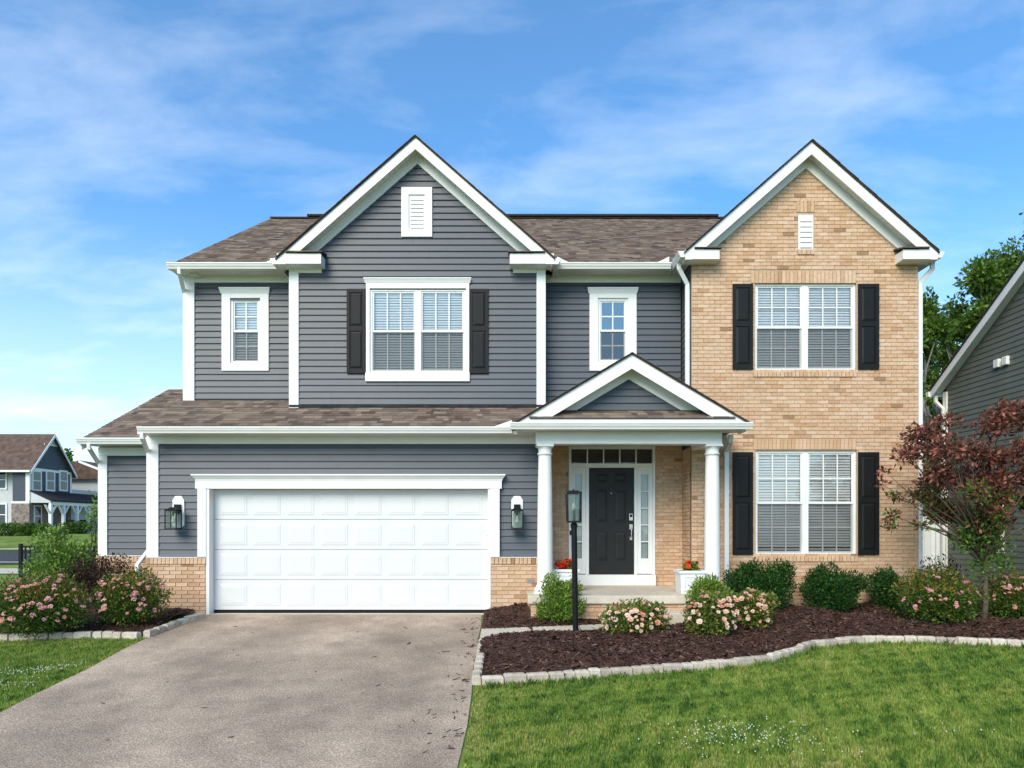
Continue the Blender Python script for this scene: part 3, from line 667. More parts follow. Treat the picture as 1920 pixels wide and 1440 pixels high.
for a, b in ((GX0, tI0-.003), (tI1+.003, GX1)):
    P_ = part('brick_pier', MB().box(a, b, -.078, -.001, -.3, gz0-.105), 'mortar', HOUSE)
    part('ledge', MB().box(a-.004, b+.004, -.085, -.001, gz0-.002, gz0+.010), 'white', P_)
    lst = bricks(a-.004, b, -.27, gz0-.115, -.09); lst = [t for t in lst]; lay(lst, P_, {i for i, t in enumerate(lst) if t[2] > -.02})
    so_ = soldier(a-.004, b, gz0-.112, gz0-.004, -.108, .10); lay(so_, P_, set(range(99)))
part('utility_cover', MB().box(PX(989, -.1), PX(1001, -.1), -.10, -.085, PZ(1093, -.1), PZ(1086, -.1)), mat('grey_plastic_cover', (.22, .23, .26), .5), HOUSE)
# garage opening trim
part('door_casing', MB().box(tO0, tI0, -.105, .02, gz0+.012, dh[3]+.0), 'white', HOUSE, bevel=.004); part('door_casing', MB().box(tI1, tO1, -.105, .02, gz0+.012, dh[3]), 'white', HOUSE, bevel=.004)
for a, b in ((tI0-.003, tI0+.05), (tI1-.045, tI1+.003)): part('door_jamb', MB().box(a, b, -.09, .14, -.02, dh[3]), 'white', HOUSE, bevel=.004)
HD = part('door_header', MB().box(PX(371, YG), PX(941, YG), -.11, .14, dh[3]+.001, PZ(902, YG)), 'white', HOUSE, bevel=.004)
c0, c1, d0, d1 = PX(361, -.1), PX(948, -.1), PZ(902, -.08), PZ(889.5, -.1)
mb = MB(); pr = [(.0, d0), (-.114, d0), (-.122, d0+.03), (-.165, d0+.085), (-.176, d0+.09), (-.176, d1), (.0, d1)]; ins = [.06, .06, .055, .008, 0, 0, 0]; k = len(pr)
mb.v = [(c0+i, p[0], p[1]) for p, i in zip(pr, ins)]+[(c1-i, p[0], p[1]) for p, i in zip(pr, ins)]; mb.t = [.5]*2*k
mb.f = [tuple(range(k)), tuple(reversed(range(k, 2*k)))]+[(i, k+i, k+(i+1) % k, (i+1) % k) for i in range(k)]
part('crown', mb, 'white', HD)
# sectional door: four sections, eight raised panels each
gd = link('garage_door', None, HOUSE); gx0, gx1 = tI0+.05, tI1-.045; yD = .10; sh_ = dh[3]/4
PANEL = None
for r_ in range(4):
    z0_, z1_ = .062+r_*(dh[3]-.062)/4, .062+(r_+1)*(dh[3]-.062)/4
    S_ = part('door_section', MB().box(gx0, gx1, yD, yD+.04, z0_+.003, z1_-.003), 'doorwhite', gd, bevel=.003)
    n = 8; pw = (gx1-gx0-.1)/n
    if PANEL is None:
        hw, hh = pw/2-.055, (z1_-z0_)/2-.075; q = MB(); e = .014; g_ = .022
        # sunk groove frame then a raised field
        q.hexa([(-hw, 0, -hh), (hw, 0, -hh), (hw, 0, hh), (-hw, 0, hh), (-hw+e, -.006, -hh+e), (hw-e, -.006, -hh+e), (hw-e, -.006, hh-e), (-hw+e, -.006, hh-e)])
        hw2, hh2 = hw-e-g_, hh-e-g_
        q.hexa([(-hw2, -.006, -hh2), (hw2, -.006, -hh2), (hw2, -.006, hh2), (-hw2, -.006, hh2), (-hw2+.012, -.010, -hh2+.012), (hw2-.012, -.010, -hh2+.012), (hw2-.012, -.010, hh2-.012), (-hw2+.012, -.010, hh2-.012)])
        PANEL = q.mesh('raised_panel', 'doorwhite')
    for i in range(n): link('raised_panel', PANEL, gd, (gx0+.05+(i+.5)*pw, yD-.0005, (z0_+z1_)/2))
part('bottom_seal', MB().box(gx0, gx1, yD+.004, yD+.05, .006, .064), 'blackmetal', gd)
part('door_handle', MB().box(tI1-.075, tI1-.05, yD-.03, yD, PZ(1003, .1), PZ(989, .1)), 'white', gd, bevel=.004)
part('garage_interior', MB().box(gx0-.1, gx1+.1, .3, .32, -.02, 2.25), 'interior', HOUSE)
# eave, roof
gey, gez, gs = -.40, 3.175, .47
part('fascia', MB().box(-6.22, .25, gey, gey+.025, 3.045, gez-.03), 'white', HOUSE); soffit_x(-6.24, .45, gey+.025, YG, 3.06); gutter(PX(257, -.5), PX(960, -.5), gey, 3.155)
gr = MB()
gr.prism([(gey, gez-.035), (YW, gez+gs*(YW-gey)-.035), (YW, gez+gs*(YW-gey)-.12), (gey, gez-.075)], 'x', -6.22, 1.3)
GR = part('garage_roof', gr, 'roofslab', HOUSE)
vl = math.hypot(YW-gey, gs*(YW-gey)); fx = (YM-gey)/(YW-gey)*vl
shingles((-6.22, gey-.01, gez-.035), (1, 0, 0), (0, 1, gs), 7.0, fx-.03, GR, single=250)
shingles((-6.22, gey-.01, gez-.035), (1, 0, 0), (0, 1, gs), 2.155, vl-.02, GR, lo=lambda d: 0 if d > fx-.06 else 9)
shingles((.62, gey-.01, gez-.035), (1, 0, 0), (0, 1, gs), .6, vl-.02, GR, lo=lambda d: 0 if d > fx-.06 else 9)
part('wall_flashing', MB().box(-4.06, .61, YM-.05, YM-.018, gez+gs*(YM-gey)-.03, gez+gs*(YM-gey)+.01), 'darkroof', HOUSE)
part('rake_board', MB().prism([(gey+.005, gez-.078), (YW, gez+gs*(YW-gey)-.078), (YW, gez+gs*(YW-gey)-.24), (gey+.005, gez-.13)], 'x', -6.235, -6.215), 'white', HOUSE); part('roof_step_wall', MB().prism([(.12, 3.2), (YW, gez+gs*(YW-gey)-.12), (3.5, gez+gs*(YW-gey)-.1), (3.5, 2.9), (.12, 2.9)], 'x', -6.2, -6.12), 'siding', HOUSE)
# splash guard where the porch gutter meets
part('splash_guard', MB().hexa([(-.30, -.52, 3.15), (0, -.52, 3.15), (0, -.50, 3.15), (-.30, -.50, 3.15), (-.30, -.52, 3.152), (0, -.52, 3.26), (0, -.50, 3.26), (-.30, -.50, 3.152)]), 'white2', HOUSE)
xs_ = PX(267, -.45); downspout([(xs_, -.46, 3.06), (xs_, -.46, 2.98), (GX0-.05, .12, 2.74), (GX0-.042, .19, 2.62), (GX0-.042, .19, 1.18), (GX0-.09, .02, .99), (GX0-.11, -.16, .86), (GX0-.11, -.16, .05)], w=.06)

# ---------------------------------------------------------------- garage side bay (lower left)
bx0 = -7.485
SW = backing('side_bay_wall', bx0, GX0, -.3, 2.96, YL, [], 'siding', HOUSE)
siding(SW, PX(203, YL), GX0-.002, gz0+.02, PZ(855, YL), YL)
board(bx0, PX(203, YL), YL, gz0+.012, PZ(855, YL), .042, 'corner_board'); board(bx0, GX0-.03, YL, PZ(855, YL)+.002, 2.94, .040, 'frieze_board')
P_ = part('brick_pier', MB().box(bx0, GX0-.01, YL-.078, YL-.001, -.3, gz0-.105), 'mortar', HOUSE)
part('ledge', MB().box(bx0-.004, GX0-.01, YL-.085, YL-.001, gz0-.002, gz0+.010), 'white', P_)
lay(bricks(bx0-.004, GX0-.01, -.27, gz0-.115, YL-.09), P_, set()); lay(soldier(bx0-.004, GX0-.01, gz0-.112, gz0-.004, YL-.108, .10), P_, set(range(99)))
part('side_bay_side_wall', MB().box(bx0, bx0+.1, YL+.1, 8, -.3, 2.96), 'siding', HOUSE)
bey, bez, bs = .22, 3.065, .474; bry = 3.38; brz = bez+bs*(bry-bey)
rf = MB(); rf.prism([(bey, bez-.035), (bry, brz-.035), (7.0, bez), (7.0, bez-.1), (bry, brz-.12), (bey, bez-.075)], 'x', -7.56, -6.19); BR_ = part('side_bay_roof', rf, 'roofslab', HOUSE)
shingles((-7.56, bey-.01, bez-.035), (1, 0, 0), (0, 1, bs), 1.40, math.hypot(bry-bey, brz-bez), BR_)
part('gable_end_wall', MB().prism([(YL, 2.9), (6.2, 2.9), (bry, brz-.2)], 'x', bx0, bx0+.08), 'siding', HOUSE)
part('rake_board', MB().prism([(bey, bez-.08), (bry, brz-.09), (bry, brz-.26), (bey, bez-.22)], 'x', -7.56, -7.535), 'white', HOUSE)
part('fascia', MB().box(-7.55, -6.25, bey, bey+.025, 2.95, bez-.03), 'white', HOUSE); soffit_x(-7.55, -6.25, bey+.025, YL, 2.955); gutter(PX(145, .15), -6.25, bey, 3.05)
xs_ = PX(169, .18); downspout([(xs_, .15, 2.95), (xs_, .15, 2.87), (bx0-.045, .75, 2.62), (bx0-.042, .83, 2.5), (bx0-.042, .83, .05)], w=.06)

# ---------------------------------------------------------------- porch
pf = PZ(1096.6, YW)                        # porch floor level
yS = -.89
slab = part('porch_slab', MB().box(PX(990, yS), 3.62, yS, YW-.002, pf-.13, pf), 'concrete', HOUSE, bevel=.012)
PB = part('porch_base', MB().box(PX(990, yS)+.05, 3.57, yS+.06, YW-.01, -.3, pf-.131), 'mortar', HOUSE)
lst = bricks(PX(990, yS)+.048, 3.572, -.27, pf-.131, yS+.048); lay(lst, PB, {i for i, t in enumerate(lst) if t[2] > -.05})
part('porch_step', MB().box(1.42, 2.95, yS-.36, yS+.05, -.2, .17), 'concrete', HOUSE, bevel=.012)
yc = -.45; bz1, bz0 = PZ(811, -.58), PZ(832, -.58)
part('porch_beam', MB().box(PX(1005, -.58), PX(1354, -.58), -.58, -.33, bz0, bz1+.02), 'white', HOUSE, bevel=.004)
for a in (PX(1005, -.58), PX(1354, -.58)-.25): part('porch_side_beam', MB().box(a+.003, a+.247, -.33, YB if a > 2 else -.03, bz0+.003, bz1+.02), 'white', HOUSE)
part('porch_ceiling', MB().box(.62, 3.46, -.4, YW, bz1-.01, bz1+.01), 'soffit', HOUSE)
colH = bz0-pf
for cxn in (.545, 3.315):
    c_ = (cxn, yc, pf); s_ = colH
    pr = [(.155, 0), (.155, .03), (.175, .035), (.18, .06), (.172, .085), (.15, .10), (.15, .115), (.134, .14), (.130, .2), (.128, s_*.35), (.118, s_*.7), (.108, s_-.20), (.108, s_-.175), (.122, s_-.172), (.124, s_-.155), (.122, s_-.145), (.108, s_-.142), (.108, s_-.075), (.125, s_-.05), (.132, s_-.042)]
    K = part('porch_column', MB().lathe(pr, c_, 32), 'white', HOUSE, smooth=True)
    part('capital', MB().box(cxn-.14, cxn+.14, yc-.14, yc+.14, bz0-.042, bz0-.001), 'white', K, bevel=.004); part('plinth', MB().box(cxn-.18, cxn+.18, yc-.18, yc+.18, pf, pf+.03), 'white', K, bevel=.004)
# pediment
pcx, ph, ps, pyf, pyw, pza = 1.925, 1.875, .594, -.80, -.46, 4.293
gable(pcx, ph, ps, pyf, pyw, pza, (3.10, 3.22), .225, .19, 1.19, 3.2, sof=.165, returns=False, cap=.205)
TY = backing('pediment_wall', pcx-1.3, pcx+1.3, 3.3, 3.44, pyw, [], 'siding', HOUSE, extra=[(pcx-1.2, 3.44), (pcx+1.2, 3.44), (pcx, 4.10)], th=.08)
siding(TY, 0, 1, 3.43, 3.99, pyw, [], lambda z: (pcx-(3.99-z)/ps-.06, pcx+(3.99-z)/ps+.06))
part('fascia', MB().box(pcx-1.66, pcx+1.66, -.815, -.803, bz1+.02, 3.232), 'white', HOUSE); part('fascia', MB().box(PX(962, -.82), PX(1402, -.82), -.802, -.77, bz1+.02, 3.098), 'white', HOUSE)
gutter(PX(957, -.9), PX(1411, -.9), -.817, 3.163)
pent = MB().hexa([(pcx-1.64, -.83, 3.235), (pcx+1.64, -.83, 3.235), (pcx+1.42, pyw+.01, 3.40), (pcx-1.42, pyw+.01, 3.40), (pcx-1.64, -.83, 3.248), (pcx+1.64, -.83, 3.248), (pcx+1.42, pyw+.01, 3.42), (pcx-1.42, pyw+.01, 3.42)], .3)
PT = part('pent_roof', pent, 'roofslab', HOUSE); vl = math.hypot(.37, .172)
shingles((pcx-1.64, -.835, 3.248), (1, 0, 0), (0, .37, .172), 3.28, vl, PT, lo=lambda d: .22*d/vl, hi=lambda d: 3.28-.22*d/vl, single=300)
soffit_x(PX(968, -.8), PX(1398, -.8), -.776, -.33, bz1+.022)
# porch roof side soffit to the wing, and porch downspout
downspout([(PX(1366, -.1), -.22, 3.05), (PX(1366, -.1), -.22, 2.95), (PX(1362, .36), YB-.06, 2.86), (PX(1362, .36), YB-.06, 2.7), (PX(1362, .36), YB-.06, .10)], straps=(2.1,))
# porch back wall in brick
PW = backing('porch_wall', .61, 3.2, -.1, 3.06, YW-.09, [(PX(1067, YW-.1), PX(1228, YW-.1), 0, PZ(836, YW-.1))], 'mortar', HOUSE, th=.08)
dho = (PX(1066, YW-.1), PX(1228, YW-.1), 0, PZ(836, YW-.1))
lay(bricks(.61, 3.2, pf, 3.05, YW-.10, [dho]), PW, set())
part('brick_ledge_end', MB().box(.60, .66, -.10, .3, gz0-.10, gz0), 'brick', HOUSE)
# door set
yD = YW-.10
D_ = link('front_door', None, HOUSE, label='charcoal six-panel front door with sidelights and transom')
fx0, fx1, ftop = PX(1066, yD), PX(1228, yD), PZ(837, yD)
dx0, dx1, dz0, dz1 = PX(1104, yD), PX(1189, yD), PZ(1077, yD), PZ(877, yD)
fm = MB()
fm.box(fx0, fx0+.05, yD-.03, yD+.08, dz0, ftop); fm.box(fx1-.05, fx1, yD-.03, yD+.08, dz0, ftop); fm.box(fx0+.05, fx1-.05, yD-.03, yD+.08, ftop-.05, ftop)
fm.box(fx0+.05, fx1-.05, yD-.026, yD+.08, dz1+.0, dz1+.075); fm.box(dx0-.055, dx0, yD-.022, yD+.08, dz0, dz1); fm.box(dx1, dx1+.055, yD-.022, yD+.08, dz0, dz1)
part('door_frame', fm, 'white', D_, bevel=.003)
part('threshold', MB().box(fx0+.0, fx1, yD-.09, yD+.08, pf+.002, dz0-.002), 'white', D_, bevel=.004)
tb, tt = dz1+.075, ftop-.05
part('transom_glass', MB().poly([(fx0+.05, yD+.02, tb), (fx1-.05, yD+.02, tb), (fx1-.05, yD+.02, tt), (fx0+.05, yD+.02, tt)]), 'glass', D_)
for i in range(1, 5): x = fx0+.05+(fx1-fx0-.1)*i/5; part('muntin', MB().box(x-.011, x+.011, yD+.0, yD+.018, tb, tt), 'white', D_)
for a, b in ((fx0+.05, dx0-.055), (dx1+.055, fx1-.05)):
    g0, g1 = a+.075, b-.075; zg0, zg1 = PZ(1047, yD), PZ(890, yD); q = MB()
    q.box(a, g0, yD-.004, yD+.04, dz0+.012, dz1); q.box(g1, b, yD-.004, yD+.04, dz0+.012, dz1); q.box(g0, g1, yD-.004, yD+.04, dz0+.012, zg0); q.box(g0, g1, yD-.004, yD+.04, zg1, dz1)
    S_ = part('sidelight', q, 'white', D_, bevel=.003)
    part('pane', MB().poly([(g0, yD+.015, zg0), (g1, yD+.015, zg0), (g1, yD+.015, zg1), (g0, yD+.015, zg1)]), 'glass', D_)
    part('sheer', MB().poly([(g0, yD+.06, zg0), (g1, yD+.06, zg0), (g1, yD+.06, zg1), (g0, yD+.06, zg1)]), mat('pale_sheer_curtain', (.42, .46, .46), .9, .1, .15, 4), D_)
    for i in range(1, 5): z = zg0+(zg1-zg0)*i/5; part('muntin', MB().box(g0, g1, yD+.004, yD+.014, z-.010, z+.010), 'white', D_)
LEAF = part('door_leaf', MB().box(dx0+.004, dx1-.004, yD+.012, yD+.05, dz0+.008, dz1-.004), 'doorblack', D_)
dw = dx1-dx0
def dpanel(u0, u1, p0, p1):
    a, b = dx0+dw*u0, dx0+dw*u1; z0_, z1_ = PZ(p1, yD), PZ(p0, yD); e = .03; y0 = yD+.0118
    q = MB()      # raised moulding ring and field
    for bx in ((a, b, z1_-.014, z1_), (a, b, z0_, z0_+.014), (a, a+.014, z0_+.014, z1_-.014), (b-.014, b, z0_+.014, z1_-.014)): q.box(bx[0], bx[1], y0-.010, y0, bx[2], bx[3])
    q.hexa([(a+.02, y0, z0_+.02), (a+.02, y0, z1_-.02), (b-.02, y0, z1_-.02), (b-.02, y0, z0_+.02), (a+.02+e, y0-.009, z0_+.02+e), (a+.02+e, y0-.009, z1_-.02-e), (b-.02-e, y0-.009, z1_-.02-e), (b-.02-e, y0-.009, z0_+.02+e)])
    part('panel', q, 'doorblack', D_)
for u0, u1 in ((.16, .42), (.57, .83)):
    dpanel(u0, u1, 887, 905); dpanel(u0, u1, 918, 979); dpanel(u0, u1, 997, 1051)
hx = PX(1183, yD)
part('keypad_lock', MB().box(hx-.035, hx+.035, yD-.018, yD+.012, PZ(976, yD), PZ(963, yD)), 'nickel', D_, bevel=.005); part('keypad', MB().box(hx-.024, hx+.024, yD-.021, yD-.017, PZ(969.5, yD), PZ(964.5, yD)), 'blackmetal', D_)
hm = MB(); hm.box(hx-.03, hx+.03, yD-.014, yD+.012, PZ(993, yD), PZ(983, yD)); hm.box(hx-.022, hx+.022, yD-.014, yD+.012, PZ(1012.5, yD), PZ(1006.5, yD)); hm.tube([(hx, yD-.014, PZ(990, yD)), (hx, yD-.055, PZ(993, yD)), (hx, yD-.055, PZ(1005, yD)), (hx, yD-.014, PZ(1009, yD))], .011, 8)
part('door_handle', hm, 'nickel', D_, bevel=.003)
part('peephole', MB().box(PX(1145.5, yD), PX(1147, yD), yD+.006, yD+.013, PZ(925.5, yD), PZ(924, yD)), 'nickel', D_)
part('doorbell', MB().box(PX(1225, yD)-.012, PZ(0, 0)*0+PX(1225, yD)+.012, yD-.042, yD-.03, PZ(975, yD), PZ(968, yD)), 'white2', D_, bevel=.003)
part('room', MB().box(fx0, fx1, yD+.30, yD+.32, dz0, ftop), 'interior', HOUSE)

# ================================================================== wall lanterns
def wall_lantern(x, label, y=-.02, flip=1):
    zt = PZ(930, y); zb = PZ(993, y); T = thing('wall_lantern', label, 'wall lantern', (x, y, zb), 'lanterns either side of the garage door')
    h = zt-zb; w2 = .10; q = MB()
    pr = [(-w2, h-.50), (-w2, h-.07), (-w2+.045, h), (w2-.045, h), (w2, h-.07), (w2, h-.50), (w2-.045, h-.545), (-w2+.045, h-.545)]
    q.prism(pr[::-1], 'y', -.025, -.001); part('mounting_plate', q, 'white', T, bevel=.004)
    part('bracket', MB().box(-.055, .055, -.07, -.026, h-.30, h-.145).box(-.03, .03, -.21, -.05, h-.235, h-.205), 'blackmetal', T, bevel=.003)
    bw, bd, zt2 = .10, .10, h-.235; yc_ = -.20; f = MB()
    f.box(-bw, bw, yc_-bd, yc_+bd, zt2-.03, zt2); f.box(-bw, bw, yc_-bd, yc_+bd, 0, .022); f.hexa([(-bw*.9, yc_-bd*.9, zt2), (bw*.9, yc_-bd*.9, zt2), (bw*.9, yc_+bd*.9, zt2), (-bw*.9, yc_+bd*.9, zt2), (-.03, yc_-.03, zt2+.035), (.03, yc_-.03, zt2+.035), (.03, yc_+.03, zt2+.035), (-.03, yc_+.03, zt2+.035)])
    for a in (-bw, bw-.014):
        for b in (yc_-bd, yc_+bd-.014): f.box(a, a+.014, b, b+.014, .022, zt2-.03)
    part('lantern_frame', f, 'blackmetal', T)
    for a in ((-bw+.014, yc_-bd+.005, bw-.014, yc_-bd+.005), (-bw+.005, yc_-bd+.014, -bw+.005, yc_+bd-.014), (bw-.005, yc_-bd+.014, bw-.005, yc_+bd-.014), (-bw+.014, yc_+bd-.005, bw-.014, yc_+bd-.005)):
        part('glass_pane', MB().poly([(a[0], a[1], .022), (a[2], a[3], .022), (a[2], a[3], zt2-.03), (a[0], a[1], zt2-.03)]), 'lampglass', T)
    part('bulb', MB().lathe([(.008, .105), (.03, .12), (.034, .14), (.026, .168), (.014, .185), (.014, .235)], (0, yc_, 0), 14), 'bulb', T, smooth=True); part('socket', MB().lathe([(.016, .235), (.016, zt2-.03)], (0, yc_, 0), 10), 'blackmetal', T)
wall_lantern(PX(336.5, 0), 'black glass lantern on white plate, left of the garage door'); wall_lantern(PX(969.5, 0), 'black glass lantern on white plate, between garage door and porch column')

# ================================================================== lamp post
lp = ground(1079.5, 1186, .05); LP = thing('lamp_post', 'black metal lamp post with glass box lantern standing in the mulch bed', 'lamp post', (lp[0], lp[1], gz(lp[1])))
LP.rotation_euler = (0, -math.radians(.9), 0); sc = (lp[1]-CAMY)/FPX
hp = (1188-985)*sc+.06; q = MB().tube([(0, 0, -.1), (0, 0, hp)], .043, 16); part('post', q, 'blackmetal', LP, smooth=False)
part('photocell', MB().box(-.068, -.038, -.02, .02, hp-.17, hp-.10), 'blackmetal', LP); part('collar', MB().lathe([(.05, hp-.06), (.05, hp), (.036, hp+.004), (.036, hp+.02)], (0, 0, 0), 16), 'blackmetal', LP)
f = MB(); bw0, bw1, H_ = .105, .112, .455; z0_ = hp+.015
f.box(-bw0, bw0, -bw0, bw0, z0_, z0_+.025); f.box(-bw1, bw1, -bw1, bw1, z0_+H_-.035, z0_+H_); f.box(-.075, .075, -.075, .075, z0_+H_, z0_+H_+.016); f.tube([(0, 0, z0_+H_+.016), (0, 0, z0_+H_+.035)], .016, 8)
for a in (-1, 1):
    for b in (-1, 1):
        p0, p1 = Vector((a*(bw0-.008), b*(bw0-.008), z0_+.025)), Vector((a*(bw1-.008), b*(bw1-.008), z0_+H_-.035)); f.rtube([p0, p1], .016, .016)
part('lantern_frame', f, 'blackmetal', LP)
for i in range(4):
    c, s_ = [(1, 0), (0, 1), (-1, 0), (0, -1)][i]
    def rp(u, o_, z): return (c*o_-s_*u, s_*o_+c*u, z)
    part('glass_pane', MB().poly([rp(-.09, .10, z0_+.025), rp(.09, .10, z0_+.025), rp(.096, .107, z0_+H_-.035), rp(-.096, .107, z0_+H_-.035)]), 'lampglass', LP)
part('bulb', MB().lathe([(.016, .18), (.030, .20), (.034, .235), (.024, .275), (.008, .30)], (0, 0, z0_), 14), 'bulb', LP, smooth=True); part('candle_socket', MB().lathe([(.02, .025), (.02, .18)], (0, 0, z0_), 12), mat('grey_socket', (.2, .22, .22), .5), LP)

# ================================================================== planters with flowers
def blob_leaves(n, blobs, size, up=.3, shell=.55, aspect=.55, flat=0.0, rng=NR):
    """leaf quads spread through a union of ellipsoids. blobs: (cx,cy,cz,rx,ry,rz)"""
    B = np.array(blobs, float); wgt = (B[:, 3]*B[:, 4]*B[:, 5])**(.8); idx = rng.choice(len(B), n, p=wgt/wgt.sum()); b = B[idx]
    d = rng.normal(size=(n, 3)); d /= np.linalg.norm(d, axis=1)[:, None]; r = 1-(1-shell)*rng.random(n)**1.3; r = np.where(rng.random(n) < .12, r*rng.uniform(1.0, 1.15, n), r)
    lump = 1+.10*np.sin(d[:, 0]*7+b[:, 0]*9)+.08*np.sin(d[:, 2]*9+b[:, 1]*5)+.06*np.sin(d[:, 1]*11)
    P = b[:, :3]+d*b[:, 3:]*(r*lump)[:, None]
    ax = d*.7+np.array([0, 0, up])+rng.normal(size=(n, 3))*.55; ax /= np.linalg.norm(ax, axis=1)[:, None]
    sd = np.cross(ax, rng.normal(size=(n, 3))); sd /= np.linalg.norm(sd, axis=1)[:, None]+1e-9
    s = size*rng.uniform(.6, 1.35, n)[:, None]; nrm = np.cross(ax, sd)
    V = np.stack([P, P+ax*s*.5+sd*s*aspect*.5, P+ax*s+nrm*s*.12, P+ax*s*.5-sd*s*aspect*.5], 1)
    return P, V, d, r
def foliage(name, n, blobs, size, m, parent, tint=(.45, .25), toplight=0.0, zmin=0.0, **k):
    P, V, d, r = blob_leaves(n, blobs, size, **k)
    keep = P[:, 2] > zmin; V = V[keep]; P = P[keep]; n = len(V)
    t = np.clip(NR.normal(tint[0], tint[1], n), 0, 1)
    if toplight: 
        zr = (P[:, 2]-P[:, 2].min())/(np.ptp(P[:, 2])+1e-6); t = np.clip(t+toplight*(NR.random(n) < .5)*(zr > .55)*NR.random(n), 0, 1)  # random upper leaves shift towards the last leaf colour of the ramp
    F = np.arange(n*4).reshape(n, 4)
    return bulk(name, V.reshape(-1, 3), F, np.repeat(t, 4), m, parent)
def stems(parent, blobs, m, n=10, r=.012, h0=0.0):
    mb = MB()
    for _ in range(n):
        b = R.choice(blobs); tgt = Vector((b[0]+R.uniform(-.6, .6)*b[3], b[1]+R.uniform(-.6, .6)*b[4], b[2]+R.uniform(-.3, .6)*b[5])); p0 = Vector((R.uniform(-.06, .06), R.uniform(-.06, .06), h0-.03)); md = p0.lerp(tgt, .5)+Vector((R.uniform(-.05, .05), R.uniform(-.05, .05), .04))
        mb.tube([p0, md, tgt], [r, r*.75, r*.35], 5)
    return part('stems', mb, m, parent)
def bloom_mesh(name, m, rad, petals=9, layers=3, seed=0):
    rng = random.Random(seed); mb = MB(); t0 = rng.random()
    for L in range(layers):
        n = petals-L*2; rr = rad*(1-.28*L)
        for i in range(max(3, n)):
            a = 2*math.pi*i/n+L*.5+rng.uniform(-.15, .15); c, s_ = math.cos(a), math.sin(a); z1 = rad*(.15+.28*L); w_ = rr*.5; t = min(1, max(0, t0+rng.uniform(-.2, .2)))
            mb.poly([(0, 0, 0), (c*rr*.6-s_*w_, s_*rr*.6+c*w_, z1*.6), (c*rr, s_*rr, z1+rng.uniform(-.1, .2)*rad), (c*rr*.6+s_*w_, s_*rr*.6-c*w_, z1*.6)], t)
    return mb.mesh(name, m)
def cluster_mesh(name, m, rad, n, seed=0, flat=.35, leaf=.35):
    """flat-topped cluster of many small petals"""
    rng = random.Random(seed); mb = MB(); t0 = rng.uniform(.15, .85)
    for i in range(n):
        r_, a = rad*math.sqrt(rng.random()), rng.uniform(0, 6.283); x, y, z = r_*math.cos(a), r_*math.sin(a), rad*flat*(1-(r_/rad)**2)+rng.uniform(-.1, .1)*rad; s_ = rad*leaf*rng.uniform(.6, 1.2); b = rng.uniform(0, 6.28); tl = rng.uniform(-.4, .4)
        c, d = math.cos(b)*s_, math.sin(b)*s_
        mb.poly([(x-c, y-d, z-tl*s_), (x+d, y-c, z), (x+c, y+d, z+tl*s_), (x-d, y+c, z+.2*s_)], min(1, max(0, t0+rng.uniform(-.25, .25))))
    return mb.mesh(name, m)
def scatter_blooms(parent, name, meshes, blobs, n, front=.6, zlo=.1, zmul=1.0, up=.2, sc=(.7, 1.2), rr=(.97, 1.09)):
    B = blobs; k = 0
    ws = [b[3]*b[4]*b[5] for b in B]
    while k < n:
        b = R.choices(B, ws)[0]; d = Vector((R.gauss(0, 1), R.gauss(-front, 1), R.gauss(up, .8)))
        if d.length < .1: continue
        d.normalize(); r_ = R.uniform(*rr)
        p = Vector((b[0]+d.x*b[3]*r_, b[1]+d.y*b[4]*r_, b[2]+d.z*b[5]*r_))
        if p.z < zlo or any(((p.x-q[0])/q[3])**2+((p.y-q[1])/q[4])**2+((p.z-q[2])/q[5])**2 < .8 for q in B): k += .02; continue
        dd = (d+Vector((R.uniform(-.4, .4), R.uniform(-.4, .4), .5))).normalized(); o = link(name, R.choice(meshes), parent, p)
        o.rotation_euler = dd.to_track_quat('Z', 'Y').to_euler(); s_ = R.uniform(*sc); o.scale = (s_, s_, s_); k += 1
REDB = [bloom_mesh('bloom', 'red', .042, 10, 3, i) for i in range(4)]
def planter(x, y, lab, labf, nb):
    T = thing('planter', lab, 'planter', (x, y, pf), 'white box planters on the porch'); h, w0, w1 = .37, .185, .205; q = MB()
    q.hexa([(-w0, -w0, 0), (w0, -w0, 0), (w0, w0, 0), (-w0, w0, 0), (-w1, -w1, h), (w1, -w1, h), (w1, w1, h), (-w1, w1, h)]); part('box', q, 'white', T, bevel=.006)
    q = MB()
    for s_ in (-1, 1): q.box(-w1-.018, w1+.018, s_*w1-.018, s_*w1+.018, h-.035, h+.012)
    for s_ in (-1, 1): q.box(s_*w1-.018, s_*w1+.018, -w1+.018, w1-.018, h-.035, h+.012)
    part('rim', q, 'white', T, bevel=.004)
    q = MB()
    for bx in ((-.15, .15, .05, .075), (-.15, .15, .27, .295), (-.15, -.125, .075, .27), (.125, .15, .075, .27)): q.box(bx[0], bx[1], -w1-.003, -w0+.03, bx[2], bx[3])
    part('front_moulding', q, 'white', T); part('soil', MB().box(-w1+.02, w1-.02, -w1+.02, w1-.02, h-.02, h+.002), 'mulch', T)
    Fp = thing('flowering_plant', labf, 'flowers', (x, y, pf+h), 'flowers in the porch planters'); b = [(0, 0, .05, .11, .10, .08), (.05, -.02, .06, .09, .08, .07)]
    foliage('foliage', 420, b, .045, 'boxwood', Fp, zmin=0, shell=.3, aspect=.7); stems(Fp, b, 'darkbark', 6, .006)
    scatter_blooms(Fp, 'bloom', REDB, [(-.04, -.02, .07, .13, .10, .09), (.06, 0, .10, .07, .08, .08)], nb, .8, .03, sc=(.7, 1.2))
planter(PX(1060, -.05), -.05, 'white square planter beside the left porch column', 'red and orange flowers in the planter by the left column', 16)
planter(PX(1295, -.48), -.42+.0, 'white square planter beside the right porch column', 'small red flowers in the planter by the right column', 5)

